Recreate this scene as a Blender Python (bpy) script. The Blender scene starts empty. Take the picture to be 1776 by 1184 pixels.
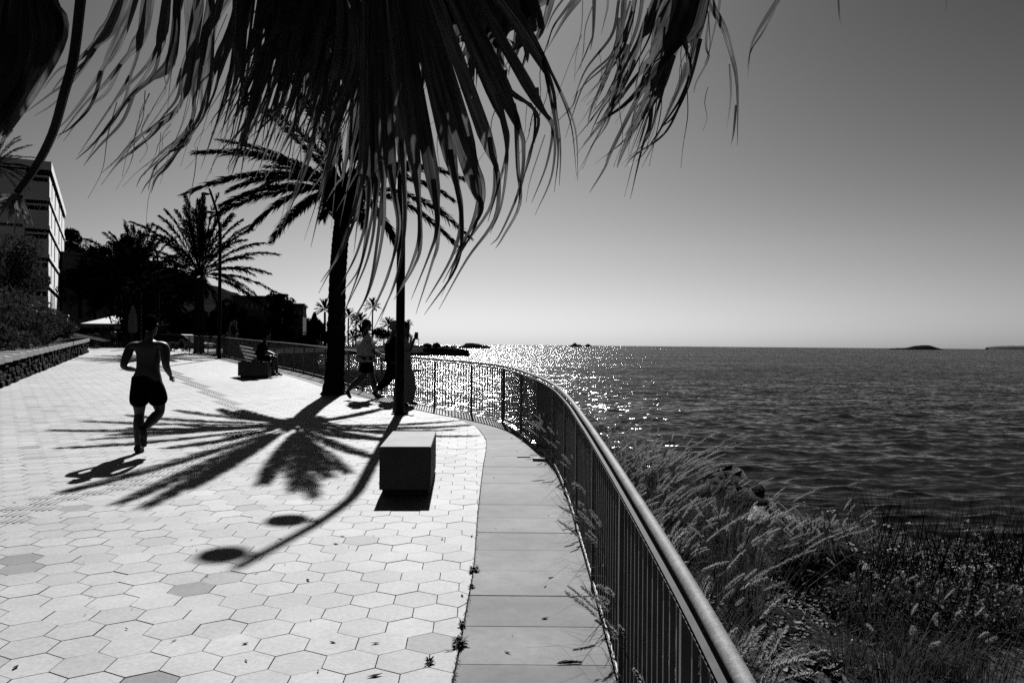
import bpy, math, random
import numpy as np
from mathutils import Vector, Matrix
R = math.radians
random.seed(7); RNG = np.random.default_rng(7)
scene = bpy.context.scene

# ------------------------------------------------------------------ camera
F = 1381.0
PITCH = R(0.25); ROLL = R(0.48)
CAM = Vector((0, 0, 1.62))
fwd = Vector((0, math.cos(PITCH), math.sin(PITCH)))
r0 = Vector((1, 0, 0)); u0 = r0.cross(fwd)
cr = (r0*math.cos(ROLL) + u0*math.sin(ROLL)).normalized()
cu = cr.cross(fwd).normalized()
cam_data = bpy.data.cameras.new('camera')
cam = bpy.data.objects.new('camera', cam_data)
scene.collection.objects.link(cam)
cam.matrix_world = Matrix(((cr.x, cu.x, -fwd.x, CAM.x), (cr.y, cu.y, -fwd.y, CAM.y), (cr.z, cu.z, -fwd.z, CAM.z), (0, 0, 0, 1)))
cam_data.lens = 28.0; cam_data.sensor_width = 36.0
cam_data.clip_start = 0.05; cam_data.clip_end = 60000
scene.camera = cam

# ------------------------------------------------------------------ world, sun, exposure
SUN_EL = R(41.0); SUN_AZ = R(-4.6)
SUN = Vector((math.sin(SUN_AZ)*math.cos(SUN_EL), math.cos(SUN_AZ)*math.cos(SUN_EL), math.sin(SUN_EL)))
world = bpy.data.worlds.new('World'); scene.world = world
world.use_nodes = True
wn = world.node_tree.nodes; wl = world.node_tree.links
wn.clear()
w_out = wn.new('ShaderNodeOutputWorld'); w_bg = wn.new('ShaderNodeBackground')
w_sky = wn.new('ShaderNodeTexSky'); w_sky.sky_type = 'NISHITA'; w_sky.sun_disc = False
w_sky.sun_elevation = SUN_EL; w_sky.sun_rotation = SUN_AZ
w_sky.air_density = 1.0; w_sky.dust_density = 1.0; w_sky.ozone_density = 1.0
# black and white film behind a red filter: the red channel of the sky
w_sep = wn.new('ShaderNodeSeparateColor'); w_gam = wn.new('ShaderNodeMath'); w_gam.operation = 'POWER'; w_gam.inputs[1].default_value = 1.4
w_mul = wn.new('ShaderNodeMath'); w_mul.operation = 'MULTIPLY'; w_mul.inputs[1].default_value = 0.215
wl.new(w_sky.outputs[0], w_sep.inputs[0]); wl.new(w_sep.outputs[0], w_gam.inputs[0])
wl.new(w_gam.outputs[0], w_mul.inputs[0])
w_tc = wn.new('ShaderNodeTexCoord'); w_xyz = wn.new('ShaderNodeSeparateXYZ'); w_el = wn.new('ShaderNodeValToRGB'); w_m2 = wn.new('ShaderNodeMath'); w_m2.operation = 'MULTIPLY'
cr_ = w_el.color_ramp; cr_.elements[0].position = .12; cr_.elements[0].color = (1, 1, 1, 1); cr_.elements[1].position = 1.0; cr_.elements[1].color = (.2, .2, .2, 1)
for p_, v_ in ((.35, .63), (.6, .33)):
    e_ = cr_.elements.new(p_); e_.color = (v_, v_, v_, 1)
wl.new(w_tc.outputs['Generated'], w_xyz.inputs[0]); wl.new(w_xyz.outputs[2], w_el.inputs[0]); wl.new(w_el.outputs[0], w_m2.inputs[0]); wl.new(w_mul.outputs[0], w_m2.inputs[1]); wl.new(w_m2.outputs[0], w_bg.inputs[0]); wl.new(w_bg.outputs[0], w_out.inputs[0])
w_bg.inputs[1].default_value = 0.055
sun_data = bpy.data.lights.new('sun', 'SUN'); sun_data.energy = 5.0; sun_data.angle = R(0.53); sun_data.color = (1, 1, 1)
sun = bpy.data.objects.new('sun', sun_data); scene.collection.objects.link(sun)
sun.rotation_euler = (-SUN).to_track_quat('-Z', 'Y').to_euler(); sun.location = (0, 0, 30)
scene.view_settings.view_transform = 'Standard'; scene.view_settings.look = 'None'
scene.view_settings.exposure = 0.9; scene.view_settings.gamma = 1.0
scene.render.engine = 'CYCLES'
scene.cycles.diffuse_bounces = 0
scene.cycles.max_bounces = 8
scene.cycles.use_denoising = False
scene.cycles.transparent_max_bounces = 16

# ------------------------------------------------------------------ pixel helpers (design-time measuring only)
SL = 0.0242
def ray(px, py):
    return fwd + cr*((px-888)/F) - cu*((py-592)/F)
def P(px, py, D):
    return CAM + ray(px, py)*D
def G(px, py, s=SL):
    d = ray(px, py)
    t = -CAM.z/(d.z - s*d.y)
    return CAM + d*t
def gz(y):
    y = float(y)
    if y < 50: return SL*y
    return SL*50 - min(0.1, (y-50)*0.01)
def to_px(v):
    d = Vector(v)-CAM
    D = d.dot(fwd)
    return (888+F*d.dot(cr)/D, 592-F*d.dot(cu)/D)

# ------------------------------------------------------------------ materials
def mat(name, col, rough=0.7, spec=0.3, noise=None, metal=0.0, bump=None, trans=0.0, vcol=False, rnd=0.0):
    """noise=(scale, amount, detail), bump=(scale, strength, distance)"""
    m = bpy.data.materials.new(name); m.use_nodes = True
    n = m.node_tree.nodes; l = m.node_tree.links; n.clear()
    out = n.new('ShaderNodeOutputMaterial'); p = n.new('ShaderNodeBsdfPrincipled')
    p.inputs['Roughness'].default_value = rough; p.inputs['Metallic'].default_value = metal
    p.inputs['Specular IOR Level'].default_value = spec
    p.inputs['Base Color'].default_value = (col, col, col, 1)
    l.new(p.outputs[0], out.inputs[0])
    geo = n.new('ShaderNodeTexCoord')
    cur = None
    if vcol:
        a = n.new('ShaderNodeAttribute'); a.attribute_name = 'tone'; cur = a.outputs['Fac']
        mm = n.new('ShaderNodeMath'); mm.operation = 'MULTIPLY'; mm.inputs[1].default_value = col
        l.new(cur, mm.inputs[0]); cur = mm.outputs[0]
    if noise:
        layers = noise if isinstance(noise, list) else [noise]
        for (sc, am, det) in layers:
            t = n.new('ShaderNodeTexNoise'); t.inputs['Scale'].default_value = sc; t.inputs['Detail'].default_value = det
            l.new(geo.outputs['Object'], t.inputs['Vector'])
            mr = n.new('ShaderNodeMapRange'); mr.inputs['From Min'].default_value = 0.25; mr.inputs['From Max'].default_value = 0.75
            mr.inputs['To Min'].default_value = 1-am; mr.inputs['To Max'].default_value = 1+am
            l.new(t.outputs['Fac'], mr.inputs['Value'])
            mm = n.new('ShaderNodeMath'); mm.operation = 'MULTIPLY'
            l.new(mr.outputs[0], mm.inputs[0])
            if cur is None: mm.inputs[1].default_value = col
            else: l.new(cur, mm.inputs[1])
            cur = mm.outputs[0]
    if rnd:
        g2 = n.new('ShaderNodeNewGeometry')
        mr = n.new('ShaderNodeMapRange'); mr.inputs['To Min'].default_value = 1-rnd; mr.inputs['To Max'].default_value = 1+rnd
        l.new(g2.outputs['Random Per Island'], mr.inputs['Value'])
        mm = n.new('ShaderNodeMath'); mm.operation = 'MULTIPLY'; l.new(mr.outputs[0], mm.inputs[0])
        if cur is None: mm.inputs[1].default_value = col
        else: l.new(cur, mm.inputs[1])
        cur = mm.outputs[0]
    if cur is not None: l.new(cur, p.inputs['Base Color'])
    if bump:
        t = n.new('ShaderNodeTexNoise'); t.inputs['Scale'].default_value = bump[0]; t.inputs['Detail'].default_value = 5
        l.new(geo.outputs['Object'], t.inputs['Vector'])
        b = n.new('ShaderNodeBump'); b.inputs['Strength'].default_value = bump[1]; b.inputs['Distance'].default_value = bump[2]
        l.new(t.outputs['Fac'], b.inputs['Height']); l.new(b.outputs[0], p.inputs['Normal'])
    if trans > 0:
        tr = n.new('ShaderNodeBsdfTranslucent'); tr.inputs[0].default_value = (trans, trans, trans, 1)
        ad = n.new('ShaderNodeAddShader')
        l.new(p.outputs[0], ad.inputs[0]); l.new(tr.outputs[0], ad.inputs[1]); l.new(ad.outputs[0], out.inputs[0])
    return m

M = {}
M['tile'] = mat('pale_paver', 0.252, 0.68, 0.15, noise=[(3.0, .11, 6), (45, .17, 6), (0.25, .08, 2), (.9, .08, 6)], bump=(140, .25, .002), vcol=True)
M['joint'] = mat('joint_dirt', 0.05, 0.9, 0.1, noise=(30, .3, 4))
M['slab'] = mat('border_slab', 0.100, 0.72, 0.13, noise=[(1.2, .30, 5), (6, .20, 6), (25, .12, 6), (300, .28, 2)], bump=(200, .2, .001), vcol=True)
M['concrete'] = mat('polished_concrete', 0.20, 0.75, 0.12, noise=[(2.5, .12, 5), (8, .12, 5), (220, .22, 2)], bump=(150, .15, .001))
M['steel'] = mat('galvanised_steel', 0.12, 0.72, 0.22, metal=0.0, noise=[(6, .3, 5), (60, .35, 4), (260, .5, 2)], bump=(45, .5, .003))
M['bar'] = mat('railing_paint', 0.20, 0.6, 0.35, noise=(12, .3, 3))
M['dark_metal'] = mat('lamp_paint', 0.008, 0.7, 0.1)
M['bark'] = mat('palm_bark', 0.03, 0.9, 0.0, noise=[(9, .5, 6)], bump=(25, .8, .03))
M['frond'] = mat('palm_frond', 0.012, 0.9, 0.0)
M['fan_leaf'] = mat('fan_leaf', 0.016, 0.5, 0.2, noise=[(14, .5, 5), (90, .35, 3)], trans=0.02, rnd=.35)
def fan_leaf_mat():
    m = bpy.data.materials.new('fan_leaf'); m.use_nodes = True
    n = m.node_tree.nodes; l = m.node_tree.links; n.clear()
    out = n.new('ShaderNodeOutputMaterial'); p = n.new('ShaderNodeBsdfPrincipled'); p.inputs['Roughness'].default_value = .55; p.inputs['Specular IOR Level'].default_value = .18
    at = n.new('ShaderNodeAttribute'); at.attribute_name = 'strand'
    def nz(scale, vec, det, lo, hi, f0=.3, f1=.7):
        mp = n.new('ShaderNodeMapping'); mp.inputs['Scale'].default_value = vec; l.new(at.outputs['Vector'], mp.inputs['Vector'])
        t = n.new('ShaderNodeTexNoise'); t.inputs['Scale'].default_value = scale; t.inputs['Detail'].default_value = det; l.new(mp.outputs[0], t.inputs['Vector'])
        r = n.new('ShaderNodeMapRange'); r.inputs['From Min'].default_value = f0; r.inputs['From Max'].default_value = f1; r.inputs['To Min'].default_value = lo; r.inputs['To Max'].default_value = hi
        l.new(t.outputs['Fac'], r.inputs['Value']); return r.outputs[0]
    rib = nz(1.0, (3.2, .25, 1), 3, .45, 1.5); blot = nz(1.0, (.5, 1.2, 1), 4, .3, 1.7)
    gm = n.new('ShaderNodeNewGeometry'); isl = n.new('ShaderNodeMapRange'); isl.inputs['To Min'].default_value = .35; isl.inputs['To Max'].default_value = 1.6; l.new(gm.outputs['Random Per Island'], isl.inputs['Value'])
    def mul(a, b_):
        x = n.new('ShaderNodeMath'); x.operation = 'MULTIPLY'
        l.new(a, x.inputs[0])
        if isinstance(b_, float): x.inputs[1].default_value = b_
        else: l.new(b_, x.inputs[1])
        return x.outputs[0]
    tone = mul(mul(rib, blot), isl.outputs[0])
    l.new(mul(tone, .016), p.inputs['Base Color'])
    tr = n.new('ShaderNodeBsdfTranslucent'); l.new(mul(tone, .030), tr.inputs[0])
    ad = n.new('ShaderNodeAddShader'); l.new(p.outputs[0], ad.inputs[0]); l.new(tr.outputs[0], ad.inputs[1]); l.new(ad.outputs[0], out.inputs[0])
    return m
M['fan_leaf'] = fan_leaf_mat()
M['foliage'] = mat('foliage', 0.024, 0.7, 0.12, trans=.01, rnd=.8)
M['far_foliage'] = mat('far_foliage', 0.010, 0.9, 0.0, rnd=.5)
M['grass'] = mat('grass_blade', 0.028, 0.8, 0.05, trans=0.012, rnd=.6)
M['plume'] = mat('grass_plume', 0.14, 0.8, 0.05, trans=0.13, rnd=.5)
M['earth'] = mat('bank_soil', 0.035, 0.95, 0.0, noise=[(.9, .85, 6), (6, .7, 6), (40, .6, 4)], bump=(12, .8, .06))
M['rock'] = mat('rock', 0.04, 0.9, 0.0, noise=[(2, .4, 5), (15, .4, 4)], bump=(9, 1, .05))
M['pale_rock'] = mat('pale_rock', 0.16, 0.9, 0.1, noise=[(3, .4, 5), (25, .4, 4)], bump=(12, 1, .04))
M['stone'] = mat('rubble_stone', 0.05, 0.9, 0.0, noise=[(1.6, .3, 3), (12, .5, 5)], bump=(10, 1, .04), rnd=.5)
M['cap'] = mat('wall_coping', 0.24, 0.8, 0.2, noise=[(1.5, .2, 4), (30, .15, 4)], rnd=.08)
M['skin'] = mat('skin', 0.06, 0.5, 0.35)
M['skin_mid'] = mat('skin_fair', 0.12, 0.5, 0.35)
M['hair'] = mat('hair', 0.006, 0.9, 0.0, bump=(60, 1, .02))
M['black_cloth'] = mat('black_cloth', 0.008, 0.9, 0.02, bump=(9, .6, .03))
M['white_cloth'] = mat('white_shirt', 0.7, 0.9, 0.05, trans=0.25, bump=(7, .8, .04))
M['grey_cloth'] = mat('grey_dress', 0.38, 0.9, 0.03, trans=0.05, bump=(6, .6, .04))
M['white_cap'] = mat('white_cap', 0.35, 0.8, 0.1)
M['shoe'] = mat('shoe', 0.012, 0.6, 0.2)
M['wood'] = mat('bench_wood', 0.025, 0.6, 0.3, noise=(20, .3, 4))
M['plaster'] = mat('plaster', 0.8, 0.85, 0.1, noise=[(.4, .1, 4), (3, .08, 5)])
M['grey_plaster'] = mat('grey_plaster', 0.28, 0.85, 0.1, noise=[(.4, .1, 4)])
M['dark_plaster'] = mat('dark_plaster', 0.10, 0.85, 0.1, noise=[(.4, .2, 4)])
M['glass'] = mat('window_glass', 0.01, 0.1, 0.5)
M['canvas'] = mat('white_canvas', 0.6, 0.8, 0.1, trans=.05)
M['grey_canvas'] = mat('grey_canvas', 0.3, 0.8, 0.1, trans=.03)
M['hill'] = mat('scrub_hill', 0.008, 0.95, 0.0, noise=[(.12, .7, 6), (.8, .5, 4)], bump=(1.0, 1, .5))
M['car_paint'] = mat('car_paint', 0.28, 0.25, 0.5)
M['islet'] = mat('islet_rock', 0.015, 0.95, 0.0, noise=(.02, .5, 5))
M['hazed_land'] = mat('haze_painted_headland', 0.10, 0.95, 0.0, noise=(.001, .1, 3))  # lighter grey stands in for distance haze, painted into the land's colour

# ------------------------------------------------------------------ object helpers
class MB:
    def __init__(s): s.v = []; s.f = []; s.t = None; s.uv = None
    def add(s, vs, fs):
        o = len(s.v); s.v.extend([tuple(map(float, v)) for v in vs]); s.f.extend([tuple(i+o for i in f) for f in fs])
    def box(s, c, d, rz=0.0, taper=1.0, bev=0.0):
        cx, cy, cz = c; dx, dy, dz = [k/2 for k in d]
        ca, sa = math.cos(rz), math.sin(rz)
        if bev <= 0:
            vs = []
            for (x, y, z) in [(-1,-1,-1),(1,-1,-1),(1,1,-1),(-1,1,-1),(-1,-1,1),(1,-1,1),(1,1,1),(-1,1,1)]:
                k = taper if z > 0 else 1
                X, Y = x*dx*k, y*dy*k
                vs.append((cx+X*ca-Y*sa, cy+X*sa+Y*ca, cz+z*dz))
            s.add(vs, [(0,3,2,1),(4,5,6,7),(0,1,5,4),(1,2,6,5),(2,3,7,6),(3,0,4,7)])
        else:
            rings = []
            for (z, ins) in [(-dz, bev), (-dz+bev, 0), (dz-bev, 0), (dz, bev)]:
                a, b = dx-ins, dy-ins; q = bev
                ring = [(-a+q,-b),(a-q,-b),(a,-b+q),(a,b-q),(a-q,b),(-a+q,b),(-a,b-q),(-a,-b+q)]
                rings.append([(cx+X*ca-Y*sa, cy+X*sa+Y*ca, cz+z) for X, Y in ring])
            vs = [v for r in rings for v in r]; fs = []
            for k in range(3):
                for i in range(8):
                    j = (i+1) % 8; fs.append((k*8+i, k*8+j, (k+1)*8+j, (k+1)*8+i))
            fs.append(tuple(reversed(range(8)))); fs.append(tuple(range(24, 32)))
            s.add(vs, fs)
    def tube(s, pts, rad, n=8, cap=True):
        pts = [Vector(p) for p in pts]
        if not hasattr(rad, '__len__'): rad = [rad]*len(pts)
        vs = []; fs = []
        T0 = (pts[1]-pts[0]).normalized()
        nrm = T0.orthogonal().normalized()
        for i, p in enumerate(pts):
            a = pts[max(i-1, 0)]; b = pts[min(i+1, len(pts)-1)]
            T = (b-a).normalized()
            nrm = (nrm - T*nrm.dot(T))
            if nrm.length < 1e-6: nrm = T.orthogonal()
            nrm.normalize(); bn = T.cross(nrm)
            for k in range(n):
                an = 2*math.pi*k/n
                vs.append(p + (nrm*math.cos(an)+bn*math.sin(an))*rad[i])
        for i in range(len(pts)-1):
            for k in range(n):
                j = (k+1) % n
                fs.append((i*n+k, i*n+j, (i+1)*n+j, (i+1)*n+k))
        if cap:
            fs.append(tuple(reversed(range(n)))); fs.append(tuple(range((len(pts)-1)*n, len(pts)*n)))
        s.add(vs, fs)
    def ribbon(s, pts, widths, side, fold=0.0, nrm=None):
        """a V-folded strip; side = list of side vectors"""
        vs = []; fs = []
        for p, w, sd in zip(pts, widths, side):
            up = Vector((0, -1, 0)) if nrm is None else nrm
            vs += [p - sd*w*.5, p + up*(fold*w), p + sd*w*.5]
        for i in range(len(pts)-1):
            a = i*3
            fs += [(a, a+1, a+4, a+3), (a+1, a+2, a+5, a+4)]
        s.add(vs, fs)
    def disc(s, c, r, h, n=24, axis=None):
        s.tube([Vector(c), Vector(c)+Vector((0, 0, h))], r, n)
    def build(s, name, m, parent=None, smooth=False):
        me = bpy.data.meshes.new(name); me.from_pydata(s.v, [], s.f); me.update()
        if smooth: me.shade_smooth()
        me.materials.append(m)
        if s.t is not None:
            at = me.attributes.new('tone', 'FLOAT', 'FACE')
            at.data.foreach_set('value', np.asarray(s.t, dtype=np.float32))
        if s.uv is not None:
            at = me.attributes.new('strand', 'FLOAT_VECTOR', 'POINT')
            at.data.foreach_set('vector', np.asarray(s.uv, dtype=np.float32).ravel())
        o = bpy.data.objects.new(name, me); scene.collection.objects.link(o)
        if parent: o.parent = parent; o.matrix_parent_inverse = Matrix.Translation(-Vector(parent.location)) @ Matrix.Identity(4) if parent.rotation_euler[2] == 0 else parent.matrix_basis.inverted()
        return o
def npmesh(name, verts, faces, m, parent=None, smooth=False):
    me = bpy.data.meshes.new(name)
    me.from_pydata(verts.tolist() if hasattr(verts, 'tolist') else verts, [], faces.tolist() if hasattr(faces, 'tolist') else faces)
    me.update(); me.materials.append(m)
    if smooth: me.shade_smooth()
    o = bpy.data.objects.new(name, me); scene.collection.objects.link(o)
    if parent: o.parent = parent; o.matrix_parent_inverse = Matrix.Translation(-Vector(parent.location))
    return o
def tag(o, label, cat, group=None, kind=None):
    o['label'] = label; o['category'] = cat
    if group: o['group'] = group
    if kind: o['kind'] = kind
    return o
def struct(o, kind='structure'):
    o['kind'] = kind; return o
def empty(name, loc, label, cat, group=None):
    o = bpy.data.objects.new(name, None); scene.collection.objects.link(o); o.location = loc
    o.empty_display_size = .2
    return tag(o, label, cat, group)
def copy_tree(o, parent=None):
    c = o.copy(); scene.collection.objects.link(c)
    if parent: c.parent = parent
    for ch in list(o.children): copy_tree(ch, c)
    return c
def spline(pts, n):
    """Catmull-Rom through pts, n samples, Vector in/out"""
    pts = [Vector(p) for p in pts]
    if len(pts) == 2: return [pts[0].lerp(pts[1], i/(n-1)) for i in range(n)]
    seg = len(pts)-1; out = []
    for i in range(n):
        t = i/(n-1)*seg; k = min(int(t), seg-1); t -= k
        p1, p2 = pts[k], pts[k+1]
        p0 = pts[k-1] if k > 0 else p1*2-p2
        p3 = pts[k+2] if k+2 < len(pts) else p2*2-p1
        out.append(0.5*((2*p1)+(p2-p0)*t+(2*p0-5*p1+4*p2-p3)*t*t+(3*p1-p0-3*p2+p3)*t*t*t))
    return out
def resample(pts, step):
    out = [pts[0].copy()]; acc = 0.0
    for a, b in zip(pts[:-1], pts[1:]):
        L = (b-a).length; d = step-acc
        while d <= L:
            out.append(a.lerp(b, d/L)); d += step
        acc = (acc+L) % step if L > 0 else acc
    return out

# ================================================================== SETTING
# fence line in plan (x, y) and the inner edge of the slab border
FENCE = [(.33,-1.5),(.38,0),(.43,1.35),(.462,2.2),(.492,3.6),(.51,4.8),(.52,5.8),(.525,7.6),(.46,9.4),(.25,11.2),(-.154,13.28),(-.87,14.75),(-1.62,15.85),(-3.4,18.9),(-5.75,23.8),(-8.2,28.4),(-11.0,33.0),(-14.2,38.6),(-17.4,42.6)]
INNER_PX = [(700,1500),(762,1280),(785,1184),(797,1120),(812,1040),(822,980),(828,900),(833,850),(838,809),(841.6,789),(844,769.6),(841,759),(833,748.5),(824,738.6),(805,731),(782,720),(740,705)]
SEA_Z = -2.4
fence_pts = spline([Vector((x, y, 0)) for x, y in FENCE], 400)
inner = [Vector((G(x, y).x, G(x, y).y, 0)) for x, y in INNER_PX]
# past the bend the border runs parallel to the railing
def off(i, d):
    a = fence_pts[max(i-1, 0)]; b = fence_pts[min(i+1, 399)]
    T = (b-a).normalized(); return fence_pts[i] + Vector((-T.y, T.x, 0))*d
start = max(range(400), key=lambda i: -abs(fence_pts[i].y-18.6))
for i in range(start, 399, 18): inner.append(off(i, .62))
inner_pts = spline(inner, 400)
def fence_x(y):
    best = min(fence_pts, key=lambda p: abs(p.y-y)); return best.x
FY = np.array([p.y for p in fence_pts]); FX = np.array([p.x for p in fence_pts])
IY = np.array([p.y for p in inner_pts]); IX = np.array([p.x for p in inner_pts])
def inner_x(y): return float(np.interp(y, IY, IX)) if y < 15.5 else float(np.interp(y, IY, IX))
order = np.argsort(IY); IYs, IXs = IY[order], IX[order]
def inside_plaza(x, y): return x < np.interp(y, IYs, IXs)

# ground base sheet of the promenade (dirt in the joints)
b = MB()
ys = np.linspace(-6, 50, 57)
for k in range(len(ys)-1):
    y0, y1 = ys[k], ys[k+1]
    xa, xb = -34.0, float(np.interp(y0, FY, FX))-.01
    xc = float(np.interp(y1, FY, FX))-.01
    if y0 > 42.6: xb = -16.0
    if y1 > 42.6: xc = -16.0
    b.add([(xa,y0,SL*y0-.02),(xb,y0,SL*y0-.02),(xc,y1,SL*y1-.02),(xa,y1,SL*y1-.02)], [(0,1,2,3)])
struct(b.build('pavement_base', M['joint']))

# hexagonal pavers
A = R(2.8); e1 = np.array([math.cos(A), math.sin(A)*-1*-1]); e2 = np.array([-math.sin(A), math.cos(A)])
W = .25; RO = W*math.sqrt(3)/2; SIDE = W/math.sqrt(3)
c0 = G(699, 1146); c0 = np.array([c0.x, c0.y])
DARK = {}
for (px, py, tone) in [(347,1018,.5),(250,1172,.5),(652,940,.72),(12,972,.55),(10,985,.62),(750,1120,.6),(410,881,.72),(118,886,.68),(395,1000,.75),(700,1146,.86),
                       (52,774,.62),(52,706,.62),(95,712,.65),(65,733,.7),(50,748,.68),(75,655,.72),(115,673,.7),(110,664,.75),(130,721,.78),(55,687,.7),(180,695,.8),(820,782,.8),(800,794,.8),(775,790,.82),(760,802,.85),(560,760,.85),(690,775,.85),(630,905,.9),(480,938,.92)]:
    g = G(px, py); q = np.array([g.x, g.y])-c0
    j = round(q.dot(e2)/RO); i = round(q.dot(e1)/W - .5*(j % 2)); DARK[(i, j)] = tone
TACT = [G(*p) for p in [(-60,905),(30,895),(110,862),(200,848),(300,810),(395,770),(440,745),(415,715),(385,692),(350,672),(322,658),(305,648),(285,640),(268,632)]]
def seg_dist(q, a, b_):
    ab = b_-a; t = max(0, min(1, (q-a).dot(ab)/ab.dot(ab))); return (q-a-ab*t).length, ab
tact2 = [Vector((p.x, p.y)) for p in TACT]
verts = []; faces = []; tones = []
ribs = MB()
joint = .0025
hexa = [(0, SIDE), (-W/2, SIDE/2), (-W/2, -SIDE/2), (0, -SIDE), (W/2, -SIDE/2), (W/2, SIDE/2)]
MANHOLE = G(423, 753)
for j in range(-12, 240):
    for i in range(-150, 16):
        q = c0 + e1*(i+.5*(j % 2))*W + e2*j*RO
        x, y = q
        if y < .8 or y > 49.8 or x < -4.0-.66*y*1.08 or x < -33.8: continue
        if not inside_plaza(x-.02, y): 
            if not inside_plaza(x-.16, y): continue
        if (x-MANHOLE.x)**2+(y-MANHOLE.y)**2 < .40**2*.5: continue
        near = y < 14
        h = .003*random.random() if near else 0.0
        tx, ty = (random.uniform(-.004, .004), random.uniform(-.004, .004)) if near else (0, 0)
        tone = random.gauss(1, .05) * (.93 if random.random() < .06 else 1)
        # a faint patchwork of older and newer pavers
        tone *= 1+.04*math.sin(x*.7+.3*y)*math.cos(y*.45)
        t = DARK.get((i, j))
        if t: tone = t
        elif random.random() < .012: tone *= random.uniform(.72, .85)
        istact = False
        for a_, b__ in zip(tact2[:-1], tact2[1:]):
            d_, ab = seg_dist(Vector((x, y)), a_, b__)
            if d_ < .18: istact = True; break
        o = len(verts)
        top = []
        for hx, hy in hexa:
            k = 1-joint/(W/2)
            X, Y = (e1*hx*k+e2*hy*k)
            xx, yy = x+X, y+Y
            lim = float(np.interp(yy, IYs, IXs))-.004
            if xx > lim: xx = lim
            zz = SL*yy + h + tx*X*1.5 + ty*Y*1.5
            verts.append((xx, yy, zz)); 
        if near:
            for k in range(6):
                v = verts[o+k]; verts.append((v[0], v[1], v[2]-.018))
        faces.append(tuple(range(o, o+6))); tones.append(tone)
        if near:
            for k in range(6):
                kk = (k+1) % 6
                faces.append((o+k, o+6+k, o+6+kk, o+kk)); tones.append(tone*.8)
        if istact:
            for k in range(4):
                lx = (-.075+.05*k)
                c = np.array([x, y])+e1*lx
                ln = .15 if k in (0, 3) else .19
                zc = SL*c[1]+h
                # raised bar with a dark worn slot beside it
                ribs.box((c[0], c[1], zc-.001), (.020, ln, .008), rz=A)
me = bpy.data.meshes.new('hex_paving'); me.from_pydata(verts, [], faces); me.update()
me.materials.append(M['tile'])
at = me.attributes.new('tone', 'FLOAT', 'FACE'); at.data.foreach_set('value', np.array(tones, dtype=np.float32))
paving = bpy.data.objects.new('promenade_pavement', me); scene.collection.objects.link(paving); struct(paving)
rib_o = ribs.build('tactile_bars', mat('tactile_bar', .19, .8, .1), paving)

# border slabs
b = MB(); b.t = []
# arc-length parameter on both lines, matched by nearest cross direction
n_sl = 0
outer_line = resample(fence_pts, .01); outer_line = [p for p in outer_line if p.y > 1.0]
cuts = []; y = .9
while y < 9.6: cuts.append((y, )); y += .485
pairs = []
for (yy,) in cuts:
    pairs.append((Vector((float(np.interp(yy, IYs, IXs)), yy, 0)), Vector((float(np.interp(yy, FY, FX)), yy, 0))))
# turn gradually until the cuts run square to the railing
fs_ = [p for p in fence_pts if p.y > 9.9]
rs_ = resample(fs_, .50)
ins_all = [p for p in inner_pts if p.y > 9.4]
for k, p in enumerate(rs_[:-1]):
    T = (rs_[k+1]-p).normalized(); N = Vector((-T.y, T.x, 0))
    best = min(ins_all, key=lambda q: abs((q-p).dot(T)) + (0 if (q-p).dot(N) > 0 else 9))
    if pairs and best.y <= pairs[-1][0].y + .02: best = Vector((pairs[-1][0].x, pairs[-1][0].y, 0)) if best.y < pairs[-1][0].y else best
    pairs.append((Vector((best.x, best.y, 0)), p.copy()))
for (a0, b0), (a1, b1) in zip(pairs[:-1], pairs[1:]):
    g = .004
    da = (a1-a0); db = (b1-b0)
    if db.length < .05: continue
    ua = da.normalized()*g if da.length > .02 else Vector((0, 0, 0)); ub = db.normalized()*g
    q = [a0+ua, b0+ub, b1-ub, a1-ua]
    sd = (b0-a0).normalized()*.006
    q[0] = q[0]+sd; q[3] = q[3]+sd
    hh = .002+.003*random.random()
    vs = [Vector((p.x, p.y, SL*p.y+hh)) for p in q]+[Vector((p.x, p.y, SL*p.y-.03)) for p in q]
    b.add(vs, [(0,1,2,3),(0,4,5,1),(1,5,6,2),(2,6,7,3),(3,7,4,0)])
    tn = random.uniform(.86, 1.12); b.t += [tn]+[tn*.8]*4
struct(b.build('promenade_edge_slabs_pavement', M['slab']))

# thin metal edging and ledge face below the slabs, along the railing
b = MB()
for i in range(0, 398, 2):
    p, q = fence_pts[i], fence_pts[i+2 if i+2 < 400 else 399]
    T = (q-p).normalized(); N = Vector((T.y, -T.x, 0))
    o1, o2 = .012, .10
    zt = lambda v: SL*v.y
    P0, P1 = p+N*o1, q+N*o1; Q0, Q1 = p+N*o2, q+N*o2
    b.add([(P0.x,P0.y,zt(p)-.02),(P1.x,P1.y,zt(q)-.02),(P1.x,P1.y,zt(q)-1.6),(P0.x,P0.y,zt(p)-1.6)], [(0,1,2,3)])
    
struct(b.build('promenade_retaining_wall', M['rock']))

# lower bank outside the railing
ny, nx = 150, 50
yy = np.linspace(-3, 62, ny); vs = []; fs = []
def shore_dx(y):
    return float(np.interp(y, [-3, 8, 14, 17, 19, 22, 25.5, 28, 32, 62], [16, 14.5, 12.6, 10.8, 7.6, 6.9, 6.1, 4.0, 3.0, 3.0]))
def bank_z(x, y):
    fx = float(np.interp(y, FY, FX)); base = SL*min(y, 40) - .22
    w = shore_dx(y) + .35*math.sin(y*1.3)
    u = (x-fx)/w
    prof = np.interp(u, [0, .05, .3, .7, 1.0, 1.3], [0, .04, .33, .72, 1.0, 1.25])
    if y > 11: prof = np.interp(u, [0, .03, .25, .7, 1, 1.3], [0, .5 if y > 13 else .25, .75, .93, 1, 1.25])
    z = base*(1-prof) + (SEA_Z)*prof
    return z + .05*math.sin(x*2.1+y*1.7)*math.cos(y*2.3-x) * min(1, u*5)
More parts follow.
